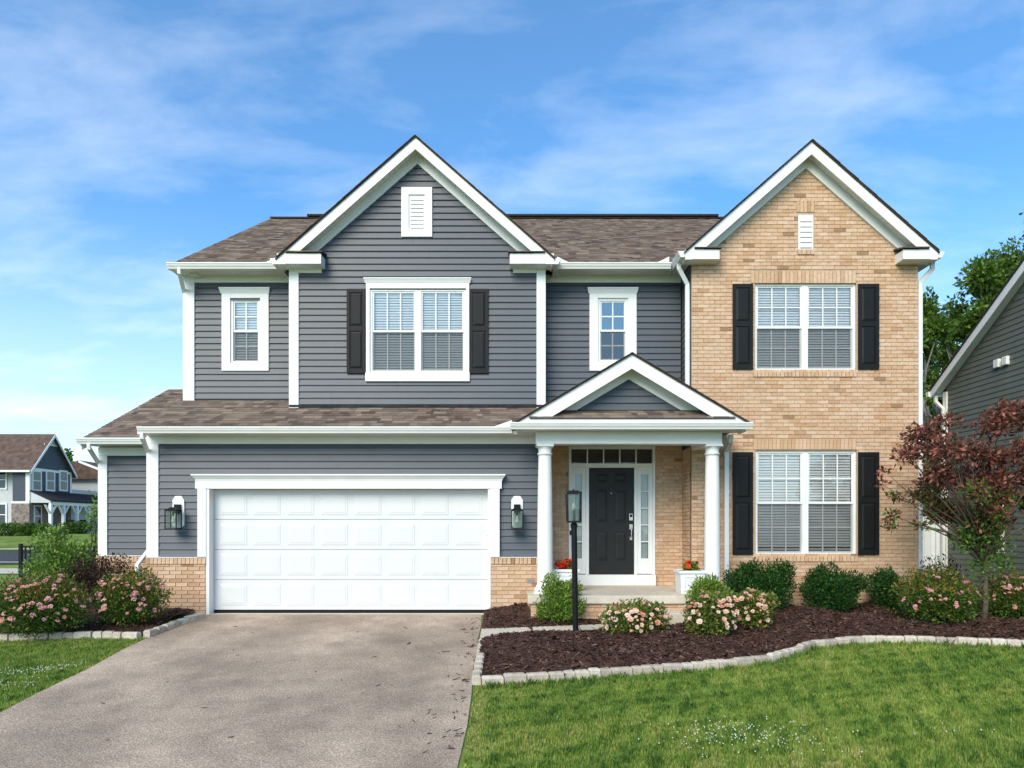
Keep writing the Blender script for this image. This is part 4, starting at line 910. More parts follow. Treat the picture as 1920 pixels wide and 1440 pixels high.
# ================================================================== mulch beds, walkway, edging
def bz(y): return gz(y)
front = [ground(*p) for p in ((893, 1284), (1000, 1277), (1100, 1270), (1200, 1263), (1300, 1256), (1380, 1249), (1450, 1239), (1485, 1228), (1525, 1214), (1600, 1206), (1675, 1204), (1800, 1208), (1915, 1213))]
front.append((front[-1][0]+1.2, front[-1][1]-.1)); front.append((front[-1][0]+1.5, front[-1][1]-.1))
fxs = np.array([p[0] for p in front]); fys = np.array([p[1] for p in front])
def bed_front(x): return float(np.interp(x, fxs, fys))
def drive_right(y): return float(np.interp(y, [-11.5, -6.4, 0], [-.40, -.42, -.50]))
def walk_edges(x):      # (front y, back y) of the concrete walk
    a, b = ground(912, 1199)[1], ground(912, 1183)[1]; a2, b2 = ground(1135, 1186)[1], ground(1135, 1174)[1]
    u = (x-(-.45))/(1.5-(-.45)); return a+(a2-a)*u, b+(b2-b)*u
def back_y(x): return -.10 if x < .25 else (yS+.04 if x < 3.6 else YB-.01)
def mulch_h(x, y):
    f = bed_front(x); e = min(1, max(0, (y-f-.05)/.45)); n = .035*math.sin(x*3.1+y*2.3)+.02*math.sin(x*7.3-y*5.1)
    h = .045+(.075+n)*e
    if x < 1.9:
        wf, wb_ = walk_edges(x); d = wf-y if y < wf else (y-wb_ if y > wb_ else 0); h = min(h, .012+max(0, d)*.42)
        h = min(h, .03+max(0, x-drive_right(y)-.07)*.5+.0)
        if y > wb_: h = min(max(h, 0), .03+(y-wb_)*.22)+max(0, (y+.9))*.06
    return max(h, .006)
mb = MB(); nxb, nyb = 120, 46; grid = {}
bxs = np.linspace(-.47, 10.2, nxb)
for i, x in enumerate(bxs):
    y0, y1 = bed_front(x)+.02, back_y(x)+.03
    for j in range(nyb):
        y = y0+(y1-y0)*j/(nyb-1); xx = x
        if x < .4: xx = max(x, drive_right(y)+.02)
        grid[i, j] = len(mb.v); mb.v.append((xx, y, gz(y)+mulch_h(x, y)+R.uniform(-.004, .004))); mb.t.append(.5)
for i in range(nxb-1):
    for j in range(nyb-1): mb.f.append((grid[i, j], grid[i+1, j], grid[i+1, j+1], grid[i, j+1]))
part('mulch_bed', mb, 'mulch', smooth=True, kind='structure')
# left bed
lc = [ground(*p) for p in ((380, 1158), (330, 1174), (280, 1194))]; lf = [ground(*p) for p in ((262, 1198), (200, 1196), (120, 1198), (60, 1200), (0, 1202))]
lf += [(lf[-1][0]-.8, lf[-1][1]+.02), (lf[-1][0]-2.0, lf[-1][1]+.05)]
def lbed_front(x):
    pts = sorted(lc+lf); return float(np.interp(x, [p[0] for p in pts], [p[1] for p in pts]))
mb = MB(); grid = {}; lbx = np.linspace(-9.3, -5.42, 50)
for i, x in enumerate(lbx):
    y0, y1 = lbed_front(x)+.03, (YL-.05 if x < GX0 else -.08) if x > -7.5 else 1.5
    for j in range(30):
        y = y0+(y1-y0)*j/29; e = min(1, (y-y0)/.35); grid[i, j] = len(mb.v); mb.v.append((x, y, gz(y)+.04+.06*e+.015*math.sin(x*5+y*4)+R.uniform(-.004, .004))); mb.t.append(.5)
for i in range(49):
    for j in range(29): mb.f.append((grid[i, j], grid[i+1, j], grid[i+1, j+1], grid[i, j+1]))
part('mulch_bed', mb, 'mulch', smooth=True, kind='structure')
def lmulch(x, y): y0 = lbed_front(x)+.03; return .04+.06*min(1, max(0, (y-y0)/.35))+.015*math.sin(x*5+y*4)
# chips: thin splinters lying on the mulch
def chips(name, pts, m='chip'):
    P = np.array(pts); n = len(P); a = NR.uniform(0, 6.283, n); L = NR.gamma(3., .008, n)+.008; W_ = L*NR.uniform(.12, .32, n); tl = NR.normal(0, .28, n); th = .004
    ux, uy = np.cos(a), np.sin(a); U = np.stack([ux*np.cos(tl), uy*np.cos(tl), np.sin(tl)], 1)*L[:, None]; S = np.stack([-uy, ux, NR.normal(0, .35, n)], 1)*W_[:, None]; Zv = np.zeros((n, 3)); Zv[:, 2] = th
    bend = NR.normal(0, .15, n)[:, None]*S*3
    V = np.stack([P-U-S, P-U+S, P+U+S*.6+bend, P+U-S*.6+bend, P-U*.9+Zv, P+U*.8+Zv*1.5+bend], 1)   # roof-shaped splinter
    base = np.arange(n)[:, None]*6; q = np.concatenate([base+np.array([0, 3, 5, 4]), base+np.array([2, 1, 4, 5])], 0)
    t = np.clip(NR.normal(.48, .25, n), 0, 1); return bulk(name, V.reshape(-1, 3), q, np.repeat(t, 6), m, kind='stuff')
cp = []
while len(cp) < 34000:
    x = R.uniform(-.47, 8.9); f0 = bed_front(x); y = f0+.02+(back_y(x)-f0)*R.random()
    if x < 1.75:
        wf, wb_ = walk_edges(x)
        if wf+.0 < y < wb_ and R.random() > .006: continue
        if x < drive_right(y)+.05 and R.random() > .12: continue
    if abs(x) > .80*(y-CAMY): continue
    cp.append((x, y, gz(y)+mulch_h(x, y)+R.uniform(-.002, .012)))
while len(cp) < 40000:
    x = R.uniform(-8.6, -5.44); f0 = lbed_front(x)+.04; y = f0+(.3-f0)*R.random()**1.5; cp.append((x, y, gz(y)+lmulch(x, y)+R.uniform(-.002, .012)))
for _ in range(85):         # strays on the driveway and the walk
    y = R.uniform(-6.4, -.25); x = drive_right(y)-abs(R.gauss(0, .16 if R.random() < .8 else .5)); cp.append((x, y, gz(y)+.017))
for _ in range(26): y = R.uniform(-6, -1); cp.append((R.uniform(-4.5, -.8), y, gz(y)+.017))
chips('mulch_chips', cp)
# walkway slabs
WK = link('walkway', None, kind='structure'); cuts = [-.47, .30, 1.05, 1.75]
for a, b in zip(cuts[:-1], cuts[1:]):
    q = MB(); a, b = a+.006, b-.006; fa, ba = walk_edges(a); fb, bb = walk_edges(b)
    q.hexa([(a, fa-.10, gz(fa)-.08), (b, fb-.10, gz(fb)-.08), (b, bb+.04, gz(bb)-.08), (a, ba+.04, gz(ba)-.08), (a, fa-.10, gz(fa-.1)+.028), (b, fb-.10, gz(fb-.1)+.028), (b, bb+.04, gz(bb+.04)+.028), (a, ba+.04, gz(ba+.04)+.028)]); part('slab', q, 'concrete', WK, bevel=.006)
q = MB(); ya, yb_ = ground(905, 1232)[1], walk_edges(-.4)[0]-.11; xa, xb = drive_right(ya), drive_right(yb_)
q.hexa([(xa-.0, ya, gz(ya)-.08), (xa+.15, ya, gz(ya)-.08), (xb+.17, yb_, gz(yb_)-.08), (xb-.0, yb_, gz(yb_)-.08), (xa-.0, ya, gz(ya)+.032), (xa+.15, ya, gz(ya)+.032), (xb+.17, yb_, gz(yb_)+.032), (xb-.0, yb_, gz(yb_)+.032)]); part('slab', q, 'concrete', WK, bevel=.006)
# edging stones
STM = {}
def edging(root, pts, w=.105, h=.10, lens=(.13, .17, .25)):
    P = [Vector((p[0], p[1], 0)) for p in pts]; seg = 0; pos = P[0].copy(); d = 0.0
    cum = [0]
    for a, b in zip(P[:-1], P[1:]): cum.append(cum[-1]+(b-a).length)
    def at(s):
        s = min(max(s, 0), cum[-1]-1e-6); i = max(j for j in range(len(cum)) if cum[j] <= s); i = min(i, len(P)-2); return P[i].lerp(P[i+1], (s-cum[i])/(cum[i+1]-cum[i]))
    while d < cum[-1]-.05:
        L = R.choice(lens)*R.uniform(.94, 1.06); c = at(d+L/2); a_ = at(d); b_ = at(d+L); ang = math.atan2(b_.y-a_.y, b_.x-a_.x); k = (round(L, 2), R.randrange(4))
        if k not in STM:
            q = MB(); l, g = k[0]/2-.004, .012; tt_ = R.random(); ww = w/2
            ring = lambda x, y, z: [(-x, -y, z), (x, -y, z), (x, y, z), (-x, y, z)]
            jr = lambda L_: [(a+R.uniform(-.004, .004), b+R.uniform(-.004, .004), c+R.uniform(-.003, .003)) for a, b, c in L_]
            r0, r1, r2 = ring(l, ww, -.06), jr(ring(l, ww, h-.022)), jr(ring(l-.014, ww-.018, h)); q.v = r0+r1+r2; q.t = [tt_]*12
            for o_ in (0, 4):
                for i in range(4): j = (i+1) % 4; q.f.append((o_+i, o_+j, o_+4+j, o_+4+i))
            q.f += [(3, 2, 1, 0), (8, 9, 10, 11)]; STM[k] = q.mesh('stone', 'stone')
        s = link('stone', STM[k], root, (c.x-root.location.x, c.y-root.location.y+R.uniform(-.008, .008), gz(c.y)-root.location.z+R.uniform(-.012, .004))); s.rotation_euler = (R.uniform(-.04, .04), R.uniform(-.03, .03), ang+R.uniform(-.03, .03)); d += L+.006
E1 = thing('stone_edging', 'pale stone block edging curving round the bed in front of the porch', 'edging', (front[0][0], front[0][1], gz(front[0][1])))
yt = ground(905, 1236)[1]
edging(E1, [(drive_right(yt)+.06, yt), (front[0][0]+.0, front[0][1]+.05)], lens=(.2, .22)); edging(E1, [(p[0]+(.06 if i == 0 else 0), p[1]) for i, p in enumerate(front)])
E2 = thing('stone_edging', 'pale stone block edging of the bed left of the driveway', 'edging', (lc[0][0], lc[0][1], gz(lc[0][1])))
edging(E2, lc, lens=(.2, .22)); edging(E2, lf)

# ================================================================== shrubs
def shrub(name, label, cat, x, y, blobs, n, size, m, stem='darkbark', group=None, dz=.05, **k):
    T = thing(name, label, cat, (x, y, gz(y)+dz), group); foliage('foliage', n, blobs, size, m, T, **k); stems(T, blobs, stem, 12, .012); return T
def gp(px, py): return ground(px, py, .09)
def mp_(y): return (y-CAMY)/FPX       # metres per photo pixel
# bright boxwoods
x, y = gp(1050, 1160); s = mp_(y)
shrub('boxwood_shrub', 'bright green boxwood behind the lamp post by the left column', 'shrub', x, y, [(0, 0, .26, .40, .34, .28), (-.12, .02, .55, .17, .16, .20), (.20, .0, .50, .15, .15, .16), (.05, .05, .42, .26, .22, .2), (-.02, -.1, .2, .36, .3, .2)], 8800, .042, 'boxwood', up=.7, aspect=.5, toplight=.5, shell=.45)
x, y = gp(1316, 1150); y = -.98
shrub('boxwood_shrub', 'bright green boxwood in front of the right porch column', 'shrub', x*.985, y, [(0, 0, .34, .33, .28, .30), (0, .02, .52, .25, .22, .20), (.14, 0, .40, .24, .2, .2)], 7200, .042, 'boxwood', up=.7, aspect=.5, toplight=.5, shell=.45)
# dark yews against the brick
YG_ = 'dark evergreens under the ground floor window'
for (pa, pb, ptop, pbase, lab, n) in ((1363, 1495, 1052, 1150, 'dark green yew beside the porch downspout, largest of three', 13000), (1497, 1615, 1066, 1150, 'dark green yew under the middle of the ground floor window', 11500), (1627, 1692, 1070, 1148, 'narrow dark green yew right of the ground floor window', 5200)):
    y = -.12 if pa != 1627 else .0; x = PX((pa+pb)/2, y); hw = (pb-pa)/2*mp_(y); h = PZ(ptop, y)-gz(y)-.05; bl = [(0, 0, h*.45, hw*.86, .40 if hw > .4 else .3, h*.47), (-hw*.35, 0, h*.72, hw*.45, .25, h*.24), (hw*.4, -.02, h*.66, hw*.42, .25, h*.25), (0, -.15, h*.35, hw*.7, .3, h*.33)]
    for _ in range(13): a_ = R.uniform(-.95, .95); bl.append((a_*hw, R.uniform(-.25, .1), h*R.uniform(.62, 1.0)*(1-.38*a_*a_), hw*R.uniform(.12, .22), .11, h*R.uniform(.11, .18)))
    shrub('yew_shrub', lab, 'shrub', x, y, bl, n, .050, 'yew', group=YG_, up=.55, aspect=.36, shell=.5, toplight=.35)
ROSE = [bloom_mesh('bloom', 'peach', .038, 9, 3, i+20) for i in range(6)]
SPI = [cluster_mesh('blossom_cluster', 'pink', .031, 24, i+40) for i in range(7)]
for (pa, pb, ptop, pbase, lab, nb) in ((1117, 1262, 1126, 1197, 'low peach rose bush nearest the porch step', 85), (1277, 1385, 1108, 1200, 'peach rose bush in front of the right boxwood', 90), (1372, 1450, 1106, 1186, 'peach rose bush next to the largest dark yew', 70)):
    x, y = gp((pa+pb)/2, pbase-8); s = mp_(y); hw = (pb-pa)/2*s; h = (pbase-ptop)*s; bl = [(0, 0, h*.42, hw*.82, .34, h*.42), (-hw*.45, .05, h*.45, hw*.45, .26, h*.36), (hw*.42, 0, h*.48, hw*.46, .28, h*.38), (hw*.05, .08, h*.66, hw*.5, .24, h*.3)]
    for _ in range(4): bl.append((R.uniform(-.8, .8)*hw, R.uniform(-.2, .1), h*R.uniform(.6, .85), hw*.22, .14, h*.16))
    T = shrub('rose_bush', lab, 'rose bush', x, y, bl, 5600, .042, 'roseleaf', group='peach rose bushes in the front bed', up=.35, aspect=.62, shell=.3, tint=(.5, .28)); scatter_blooms(T, 'bloom', ROSE, bl, nb, .7, .08, up=.75, sc=(.3, 1.25))
SG = 'pink flowering spireas'
def spirea(pa, pb, ptop, pbase, lab, n, nb, yfix=None):
    x, y = gp((pa+pb)/2, pbase)
    if yfix is not None: y = yfix; x = PX((pa+pb)/2, y)
    s = mp_(y); hw = (pb-pa)/2*s; h = PZ(ptop, y)-gz(y)-.05; bl = [(0, 0, h*.44, hw*.88, .50, h*.46), (-hw*.45, -.05, h*.5, hw*.46, .36, h*.38), (hw*.42, -.05, h*.46, hw*.5, .36, h*.38), (hw*.05, .1, h*.68, hw*.6, .34, h*.3), (0, -.2, h*.35, hw*.7, .4, h*.34)]
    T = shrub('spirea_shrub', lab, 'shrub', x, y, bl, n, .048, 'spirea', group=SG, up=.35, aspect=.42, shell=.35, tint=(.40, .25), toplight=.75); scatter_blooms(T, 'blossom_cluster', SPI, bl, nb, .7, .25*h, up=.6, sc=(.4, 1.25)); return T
spirea(-30, 178, 1072, 1186, 'large pink spirea at the left edge of the picture', 13000, 105); spirea(176, 318, 1064, 1168, 'pink spirea beside the brick pier left of the driveway', 9500, 80)
spirea(1672, 1840, 1060, 1164, 'pink spirea left of the red-leaved tree trunk', 11000, 42); spirea(1836, 1965, 1070, 1160, 'pink spirea right of the red-leaved tree trunk', 6500, 60)
# purple shrubs
def purple(px, y, w, h, lab, n): shrub('purple_shrub', lab, 'shrub', PX(px, y), y, [(0, 0, h*.5, w*.8, .3, h*.48), (-w*.4, 0, h*.62, w*.4, .25, h*.34), (w*.4, 0, h*.6, w*.45, .25, h*.36)], n, .05, 'purple', up=.7, aspect=.42, shell=.2, dz=.0)
purple(212, .05, .42, 1.02, 'dark purple shrub against the brick below the side bay', 2600); purple(165, .3, .42, 1.0, 'dark purple-brown shrub behind the large left spirea', 2300); purple(1762, .25, .45, .98, 'dark purple shrub behind the right spirea by the white fence', 1800)
# loose green shrub by the black fence
y = 1.6; x = PX(112, y)
T = shrub('leafy_shrub', 'loose light green shrub growing through the black fence', 'shrub', x, y, [(0, 0, .75, .62, .5, .42), (-.15, 0, 1.15, .36, .34, .34), (.3, 0, 1.0, .36, .3, .3), (-.35, 0, .62, .4, .35, .3), (.45, .05, .6, .35, .3, .3), (0, 0, .35, .5, .4, .3), (-.02, 0, 1.4, .16, .16, .16)], 4600, .075, 'greenshrub', up=.5, aspect=.45, shell=.15, dz=0, tint=(.5, .28))
y = 3.6; shrub('leafy_shrub', 'thin green shrub against the white corner of the side bay', 'shrub', PX(176, y), y, [(0, 0, .9, .25, .25, .5), (0, 0, 1.8, .16, .16, .6), (.1, 0, .5, .25, .2, .3)], 900, .08, 'greenshrub', up=.5, aspect=.45, shell=.1, dz=0, tint=(.55, .28))

# ================================================================== trees
def tree_limbs(mb, base, tips, r0, wob=.1, split=.35, trunk_top=None):
    tt = Vector(trunk_top); base = Vector(base); pts = [base, base.lerp(tt, .35)+Vector((R.uniform(-wob, wob)*.4, R.uniform(-wob, wob)*.4, 0)), base.lerp(tt, .7)+Vector((R.uniform(-wob, wob)*.4, R.uniform(-wob, wob)*.4, 0)), tt]
    mb.tube(pts, [r0*1.15, r0, r0*.85, r0*.7], 9)
    for tp in tips:
        tp = Vector(tp); st = base.lerp(tt, R.uniform(.75, 1.0)); m1 = st.lerp(tp, .4)+Vector((R.uniform(-wob, wob), R.uniform(-wob, wob), R.uniform(0, wob))); m2 = st.lerp(tp, .75)+Vector((R.uniform(-wob, wob), R.uniform(-wob, wob), R.uniform(0, wob)))
        mb.tube([st, m1, m2, tp], [r0*.45, r0*.32, r0*.18, r0*.06], 6)
# red plum
x, y = gp(1843, 1168); s = mp_(y); PLUM = thing('plum_tree', 'small red-leaved tree in the mulch bed at the right', 'tree', (x, y, gz(y)+.05))
tips = []; bl = []
for i in range(40):
    px = R.uniform(1715, 1985); py = R.uniform(775, 985); tx, tz = (px-1843)*s, PZ(py, y)-gz(y)-.05
    tips.append((tx, R.uniform(-.6, .6), tz)); bl.append((tx, tips[-1][1], tz, R.uniform(.16, .3), R.uniform(.16, .3), R.uniform(.10, .2)))
for px, py in ((1662, 905), (1680, 880), (1700, 930), (1668, 965), (1720, 985), (1690, 985), (1705, 850), (1725, 900), (1890, 790), (1860, 800), (1905, 770), (1800, 850), (1840, 850), (1880, 860), (1780, 900), (1850, 900), (1900, 900)):
    tx, tz = (px-1843)*s, PZ(py, y)-gz(y)-.05; tips.append((tx, R.uniform(-.35, .35), tz)); r_ = .10 if px < 1730 else .26; bl.append((tx, tips[-1][1], tz, r_*1.2, r_, r_*.7))
mb = MB(); tree_limbs(mb, (0, 0, -.08), tips, .042, .10, trunk_top=(.02, 0, 1.25)); part('trunk', mb, 'bark', PLUM, smooth=True)
foliage('crown', 11500, bl, .075, 'plum', PLUM, tint=(.55, .32), up=.1, aspect=.5, shell=.1)
foliage('crown', 2600, [b for b in bl if b[2] < 2.1][:18], .07, 'greenshrub', PLUM, tint=(.12, .15), up=.1, aspect=.5, shell=.1)
foliage('crown', 1500, [(0, 0, 1.0, .2, .2, .35), (.1, 0, 1.35, .3, .3, .3), (-.25, 0, 1.35, .25, .25, .25), (.3, .0, 1.0, .2, .2, .2)], .06, 'greenshrub', PLUM, tint=(.2, .2), up=.2, aspect=.5, shell=.1)
part('support_stake', MB().tube([(-.16, .03, -.1), (-.13, .03, .32)], .010, 6), 'bark', PLUM)
# woodland behind, right
def wood_tree(px, y, ztop, w_, lab, n, name='woodland_tree', size=.17, m='treeleaf', zl=.3):
    X_ = PX(px, y); T = thing(name, lab, 'tree', (X_, y, gz(y)), 'trees behind the houses'); H = ztop-gz(y); tips = []; bl = []
    for i in range(20):
        zz_ = H*(zl+(.93-zl)*R.random()); rr = w_*(1-.45*abs((zz_/H-.6)/.5)); a = R.uniform(0, 6.28); q = rr*math.sqrt(R.random()); tips.append((q*math.cos(a), q*math.sin(a)*.7, zz_)); r_ = w_*R.uniform(.2, .36); bl.append((*tips[-1], r_, r_, r_*.75))
    bl.append((0, 0, H*.93, w_*.25, w_*.25, H*.07)); mb = MB(); tree_limbs(mb, (0, 0, -.1), tips, .13, .25, trunk_top=(R.uniform(-.3, .3), 0, H*.72)); part('trunk', mb, 'palebark', T, smooth=True)
    foliage('crown', int(n*2.3) if size < .3 else n, bl, size, m, T, tint=(.42, .28), up=.15, aspect=.6, shell=.12, toplight=.45)
for a in ((1735, 14.5, 10.4, 2.0, 'leafy tree directly behind the brick wing corner', 7000), (1792, 17.5, 11.2, 2.1, 'tall leafy tree with pale trunk in the gap between the houses', 7000), (1850, 16.0, 12.0, 2.2, 'leafy tree rising behind the neighbouring roof slope', 7000), (1900, 19.0, 14.2, 2.6, 'tallest leafy tree at the right edge behind the neighbouring roof', 8000), (1960, 15.0, 14.6, 2.5, 'leafy tree beyond the right edge of the picture', 5000), (1690, 20.0, 11.2, 2.6, 'leafy tree hidden mostly by the brick wing', 5000), (1770, 22, 10.5, 3.0, 'shaded tree deep in the gap between the houses', 7000)): wood_tree(*a, zl=.08)
for px, y, zt_, w_, lab in ((168, 92, 10.6, 1.6, 'round green tree behind the far house roof'), (128, 80, 11.6, 1.0, 'tree top peeking over the far house roof')): wood_tree(px, y, zt_, w_, lab, 1500, 'distant_tree', .5)

# ================================================================== neighbour to the right
NB = thing('neighbour_house', 'grey-green sided house with white rake boards at the right edge', 'house', (10.3, 4.6, 0)); L0 = (-10.3, -4.6, 0)
nx0, ny0, ny1, nez, nsl = 10.3, -5.0, 4.6, 4.80, .64; nry = (ny0+ny1)/2; nrz = nez+nsl*(ny1-nry)
NWm = part('wall', MB().prism([(ny0, -.5), (ny1, -.5), (ny1, nez), (nry, nrz), (ny0, nez)], 'x', nx0+.02, 18), 'neighgreen', NB, L0)
z = -.05
while z < nrz-.1:
    def lim(zv): return (ny0, ny1) if zv < nez else (nry-(nrz-zv)/nsl, nry+(nrz-zv)/nsl)
    a, b = lim(z+EXP)
    if b-a > .1: part('siding_plank', MB().prism([(nx0+.019, z), (nx0, z), (nx0+.001, z+.012), (nx0+.012, z+EXP-.001), (nx0+.019, z+EXP-.001)], 'y', a, b), 'neighgreen', NWm)
    z += EXP
for sg in (1, -1):
    e = .22; yo, zo = (ny1+e if sg > 0 else ny0-e), nez-nsl*e
    part('roof', MB().prism([(yo, zo+.16), (nry, nrz+.16), (nry, nrz+.11), (yo, zo+.11)][::sg], 'x', nx0-.24, 18.2), 'darkroof', NB, L0)
    part('rake_board', MB().prism([(yo, zo+.11), (nry, nrz+.11), (nry, nrz-.09), (yo, zo-.07)][::sg], 'x', nx0-.22, nx0-.195), 'white', NB, L0)
    part('soffit', MB().prism([(yo, zo+.03), (nry, nrz+.03), (nry, nrz+.01), (yo, zo+.01)][::sg], 'x', nx0-.195, nx0+.02), 'soffit', NB, L0)
    part('gutter', MB().prism([(yo, zo+.1), (yo+sg*.12, zo+.1), (yo+sg*.09, zo-.02), (yo, zo-.02)][::sg], 'x', nx0-.26, 18.2), 'white2', NB, L0)
part('corner_board', MB().box(nx0-.03, nx0+.1, ny1-.10, ny1+.03, -.1, nez-.1), 'white', NB, L0)
part('downspout', MB().rtube([(nx0-.12, ny1+.16, nez-.16), (nx0-.12, ny1+.16, nez-.3), (nx0-.05, ny1-.02, nez-.5), (nx0-.05, ny1-.02, .1)], .075, .06), 'white2', NB, L0)
for ya_ in (2.70, 2.45): part('wall_vent', MB().box(nx0-.06, nx0+.02, ya_, ya_+.16, 4.87, 5.05), 'white', NB, L0, bevel=.015)
Wn = part('window', MB().box(nx0-.03, nx0+.02, ny1-2.0, ny1-1.15, .95, 2.05), 'white', NB, L0); part('pane', MB().box(nx0-.034, nx0-.028, ny1-1.92, ny1-1.23, 1.03, 1.97), mat('dark_far_glass', (.03, .04, .05), .08, .6, 0), Wn)
M['farglass'] = bpy.data.materials['dark_far_glass']
# white vinyl fence in the gap
FN = thing('vinyl_fence', 'white vinyl privacy fence between the brick wing and the neighbouring house', 'fence', (8.7, 4.75, 0)); xx = 6.9
while xx < 10.2: part('board', MB().box(xx+.002-8.7, xx+.148-8.7, 0, .022, .05, 1.70), 'fencewhite', FN); xx += .15
for z in (.05, 1.62): part('rail', MB().box(-1.8, 1.52, -.03, -.001, z, z+.13), 'fencewhite', FN)
for xx in (-.1, 1.45): part('post', MB().box(xx, xx+.127, -.06, .06, -.1, 1.80), 'fencewhite', FN)

# ================================================================== left background
sheet('sidewalk', ([(-60, 14.9), (-60, 18.3)], [(-8.5, 14.9), (-8.5, 18.3)]), .03, 'concrete', kind='structure')
sheet('street', ([(-90, 21.5), (-90, 33)], [(12, 21.5), (12, 33)]), .012, 'road', kind='structure')
sheet('kerb', ([(-90, 21.1), (-90, 21.5)], [(12, 21.1), (12, 21.5)]), .12, 'concrete', kind='structure')
sheet('kerb', ([(-90, 33), (-90, 33.4)], [(12, 33), (12, 33.4)]), .12, 'concrete', kind='structure')
FB = thing('metal_fence', 'black metal picket fence left of the house behind the shrubs', 'fence', (-9, 3.0, 0)); yF = 0
fx0_, fx1_ = PX(39, 3)+9, -7.0+9; zt_ = PZ(1023, 3)
for z in (.12, zt_-.14, zt_-.02): part('rail', MB().box(fx0_, fx1_, -.012, .012, z-.018, z+.018), 'blackmetal', FB)
part('post', MB().box(fx0_-.03, fx0_+.03, -.03, .03, -.1, zt_+.04), 'blackmetal', FB); part('post', MB().box(fx1_-.9, fx1_-.84, -.03, .03, -.1, zt_+.04), 'blackmetal', FB)
q = MB().box(-.013, .013, -.013, .013, .05, zt_-.02).mesh('picket', 'blackmetal'); xx = fx0_+.10
while xx < fx1_: link('picket', q, FB, (xx, 0, 0)); xx += .098
# far house across the street (faces +x, its side towards us)
fy, fX = 48.2, -41.65; FH = thing('far_house', 'pale and slate-blue house with front porch across the street at left', 'house', (fX, fy, gz(fy))); LF = (-fX, -fy, -gz(fy))
def fz(py, y=fy): return PZ(py, y)
gb0 = gz(fy)
def fp(name, mb, m, parent=None, **k): return part(name, mb, m, parent or FH, LF if parent is None else None, **k)
ze, zr = fz(876), fz(815, 51.1)
fp('wall', MB().box(fX-1.45, fX, fy, 53.9, gb0-.3, ze), 'darkpanel'); fp('pale_wall', MB().box(fX-12, fX-1.45, fy+.9, 53.5, gb0-.3, ze), 'palesiding')
fp('gable', MB().prism([(fy, ze), (53.9, ze), (51.05, zr)], 'x', fX-.12, fX), 'darkpanel'); fp('gable_top', MB().prism([(fy+2.0, ze+(zr-ze)*.7), (53.9-2.0, ze+(zr-ze)*.7), (51.05, zr-.1)], 'x', fX, fX+.04), 'palesiding')
for sg, ya in ((1, fy-.35), (-1, 54.25)):
    yo, zo = ya, ze-.33
    fp('roof', MB().prism([(yo, zo), (51.05, zr+.05), (51.05, zr-.12), (yo, zo-.15)][::-sg], 'x', fX-13, fX+.35), mat('far_brown_roof', (.115, .078, .062), .9, .1, .35, 2.5) if sg > 0 else bpy.data.materials['far_brown_roof'])
    fp('rake_board', MB().prism([(yo, zo-.02), (51.05, zr+.03), (51.05, zr-.25), (yo, zo-.27)][::-sg], 'x', fX+.35, fX+.40), 'white')
fp('gutter', MB().box(fX-13, fX+.35, fy-.5, fy-.36, ze-.45, ze-.28), 'white2'); fp('trim_band', MB().box(fX, fX+.05, fy, 53.9, ze-.22, ze), 'white'); fp('trim_band', MB().box(fX+.0, fX+.05, fy+1.9, 53.9-1.9, ze+(zr-ze)*.68, ze+(zr-ze)*.72), 'white')
fp('corner_board', MB().box(fX-.3, fX+.04, fy-.04, fy+.2, gb0+2.4, ze), 'white'); fp('corner_board', MB().box(fX-.02, fX+.04, 53.7, 53.94, gb0, ze), 'white')
fp('stone_base', MB().box(fX-1.5, fX+.05, fy-.08, 53.85, gb0-.3, fz(944)), 'fieldstone')
fp('trim_band', MB().box(fX-1.5, fX+.03, fy-.10, fy, fz(944), fz(940)), 'white')
def fwin_x(y0, y1, z0, z1):     # window on the +x facade
    Wf = fp('window', MB().box(fX, fX+.08, y0, y1, z0, z1), 'white'); fp('pane', MB().box(fX+.06, fX+.09, y0+.16, y1-.16, (z0+z1)/2+.04, z1-.14).box(fX+.06, fX+.09, y0+.16, y1-.16, z0+.14, (z0+z1)/2-.04), 'farglass', Wf)
def fwin_y(x0, x1, z0, z1, y):
    Wf = fp('window', MB().box(x0, x1, y-.08, y, z0, z1), 'white'); fp('pane', MB().box(x0+.14, x1-.14, y-.09, y-.06, (z0+z1)/2+.04, z1-.14).box(x0+.14, x1-.14, y-.09, y-.06, z0+.14, (z0+z1)/2-.04), 'farglass', Wf)
def fy_at(px): return fX*FPX/(px-CX)+CAMY
for a, b in ((59, 77), (85, 102), (110, 126)): ym = fy_at((a+b)/2); fwin_x(fy_at(a), fy_at(b), PZ(921, ym), PZ(882, ym))
fwin_x(fy_at(62), fy_at(77), PZ(988, fy_at(70)), PZ(947, fy_at(70)))
fwin_y(PX(-14, fy+.9), PX(14, fy+.9), fz(918, fy+.9), fz(881, fy+.9), fy+.9); fwin_y(PX(-14, fy+.9), PX(14, fy+.9), fz(987, fy+.9), fz(943, fy+.9), fy+.9)
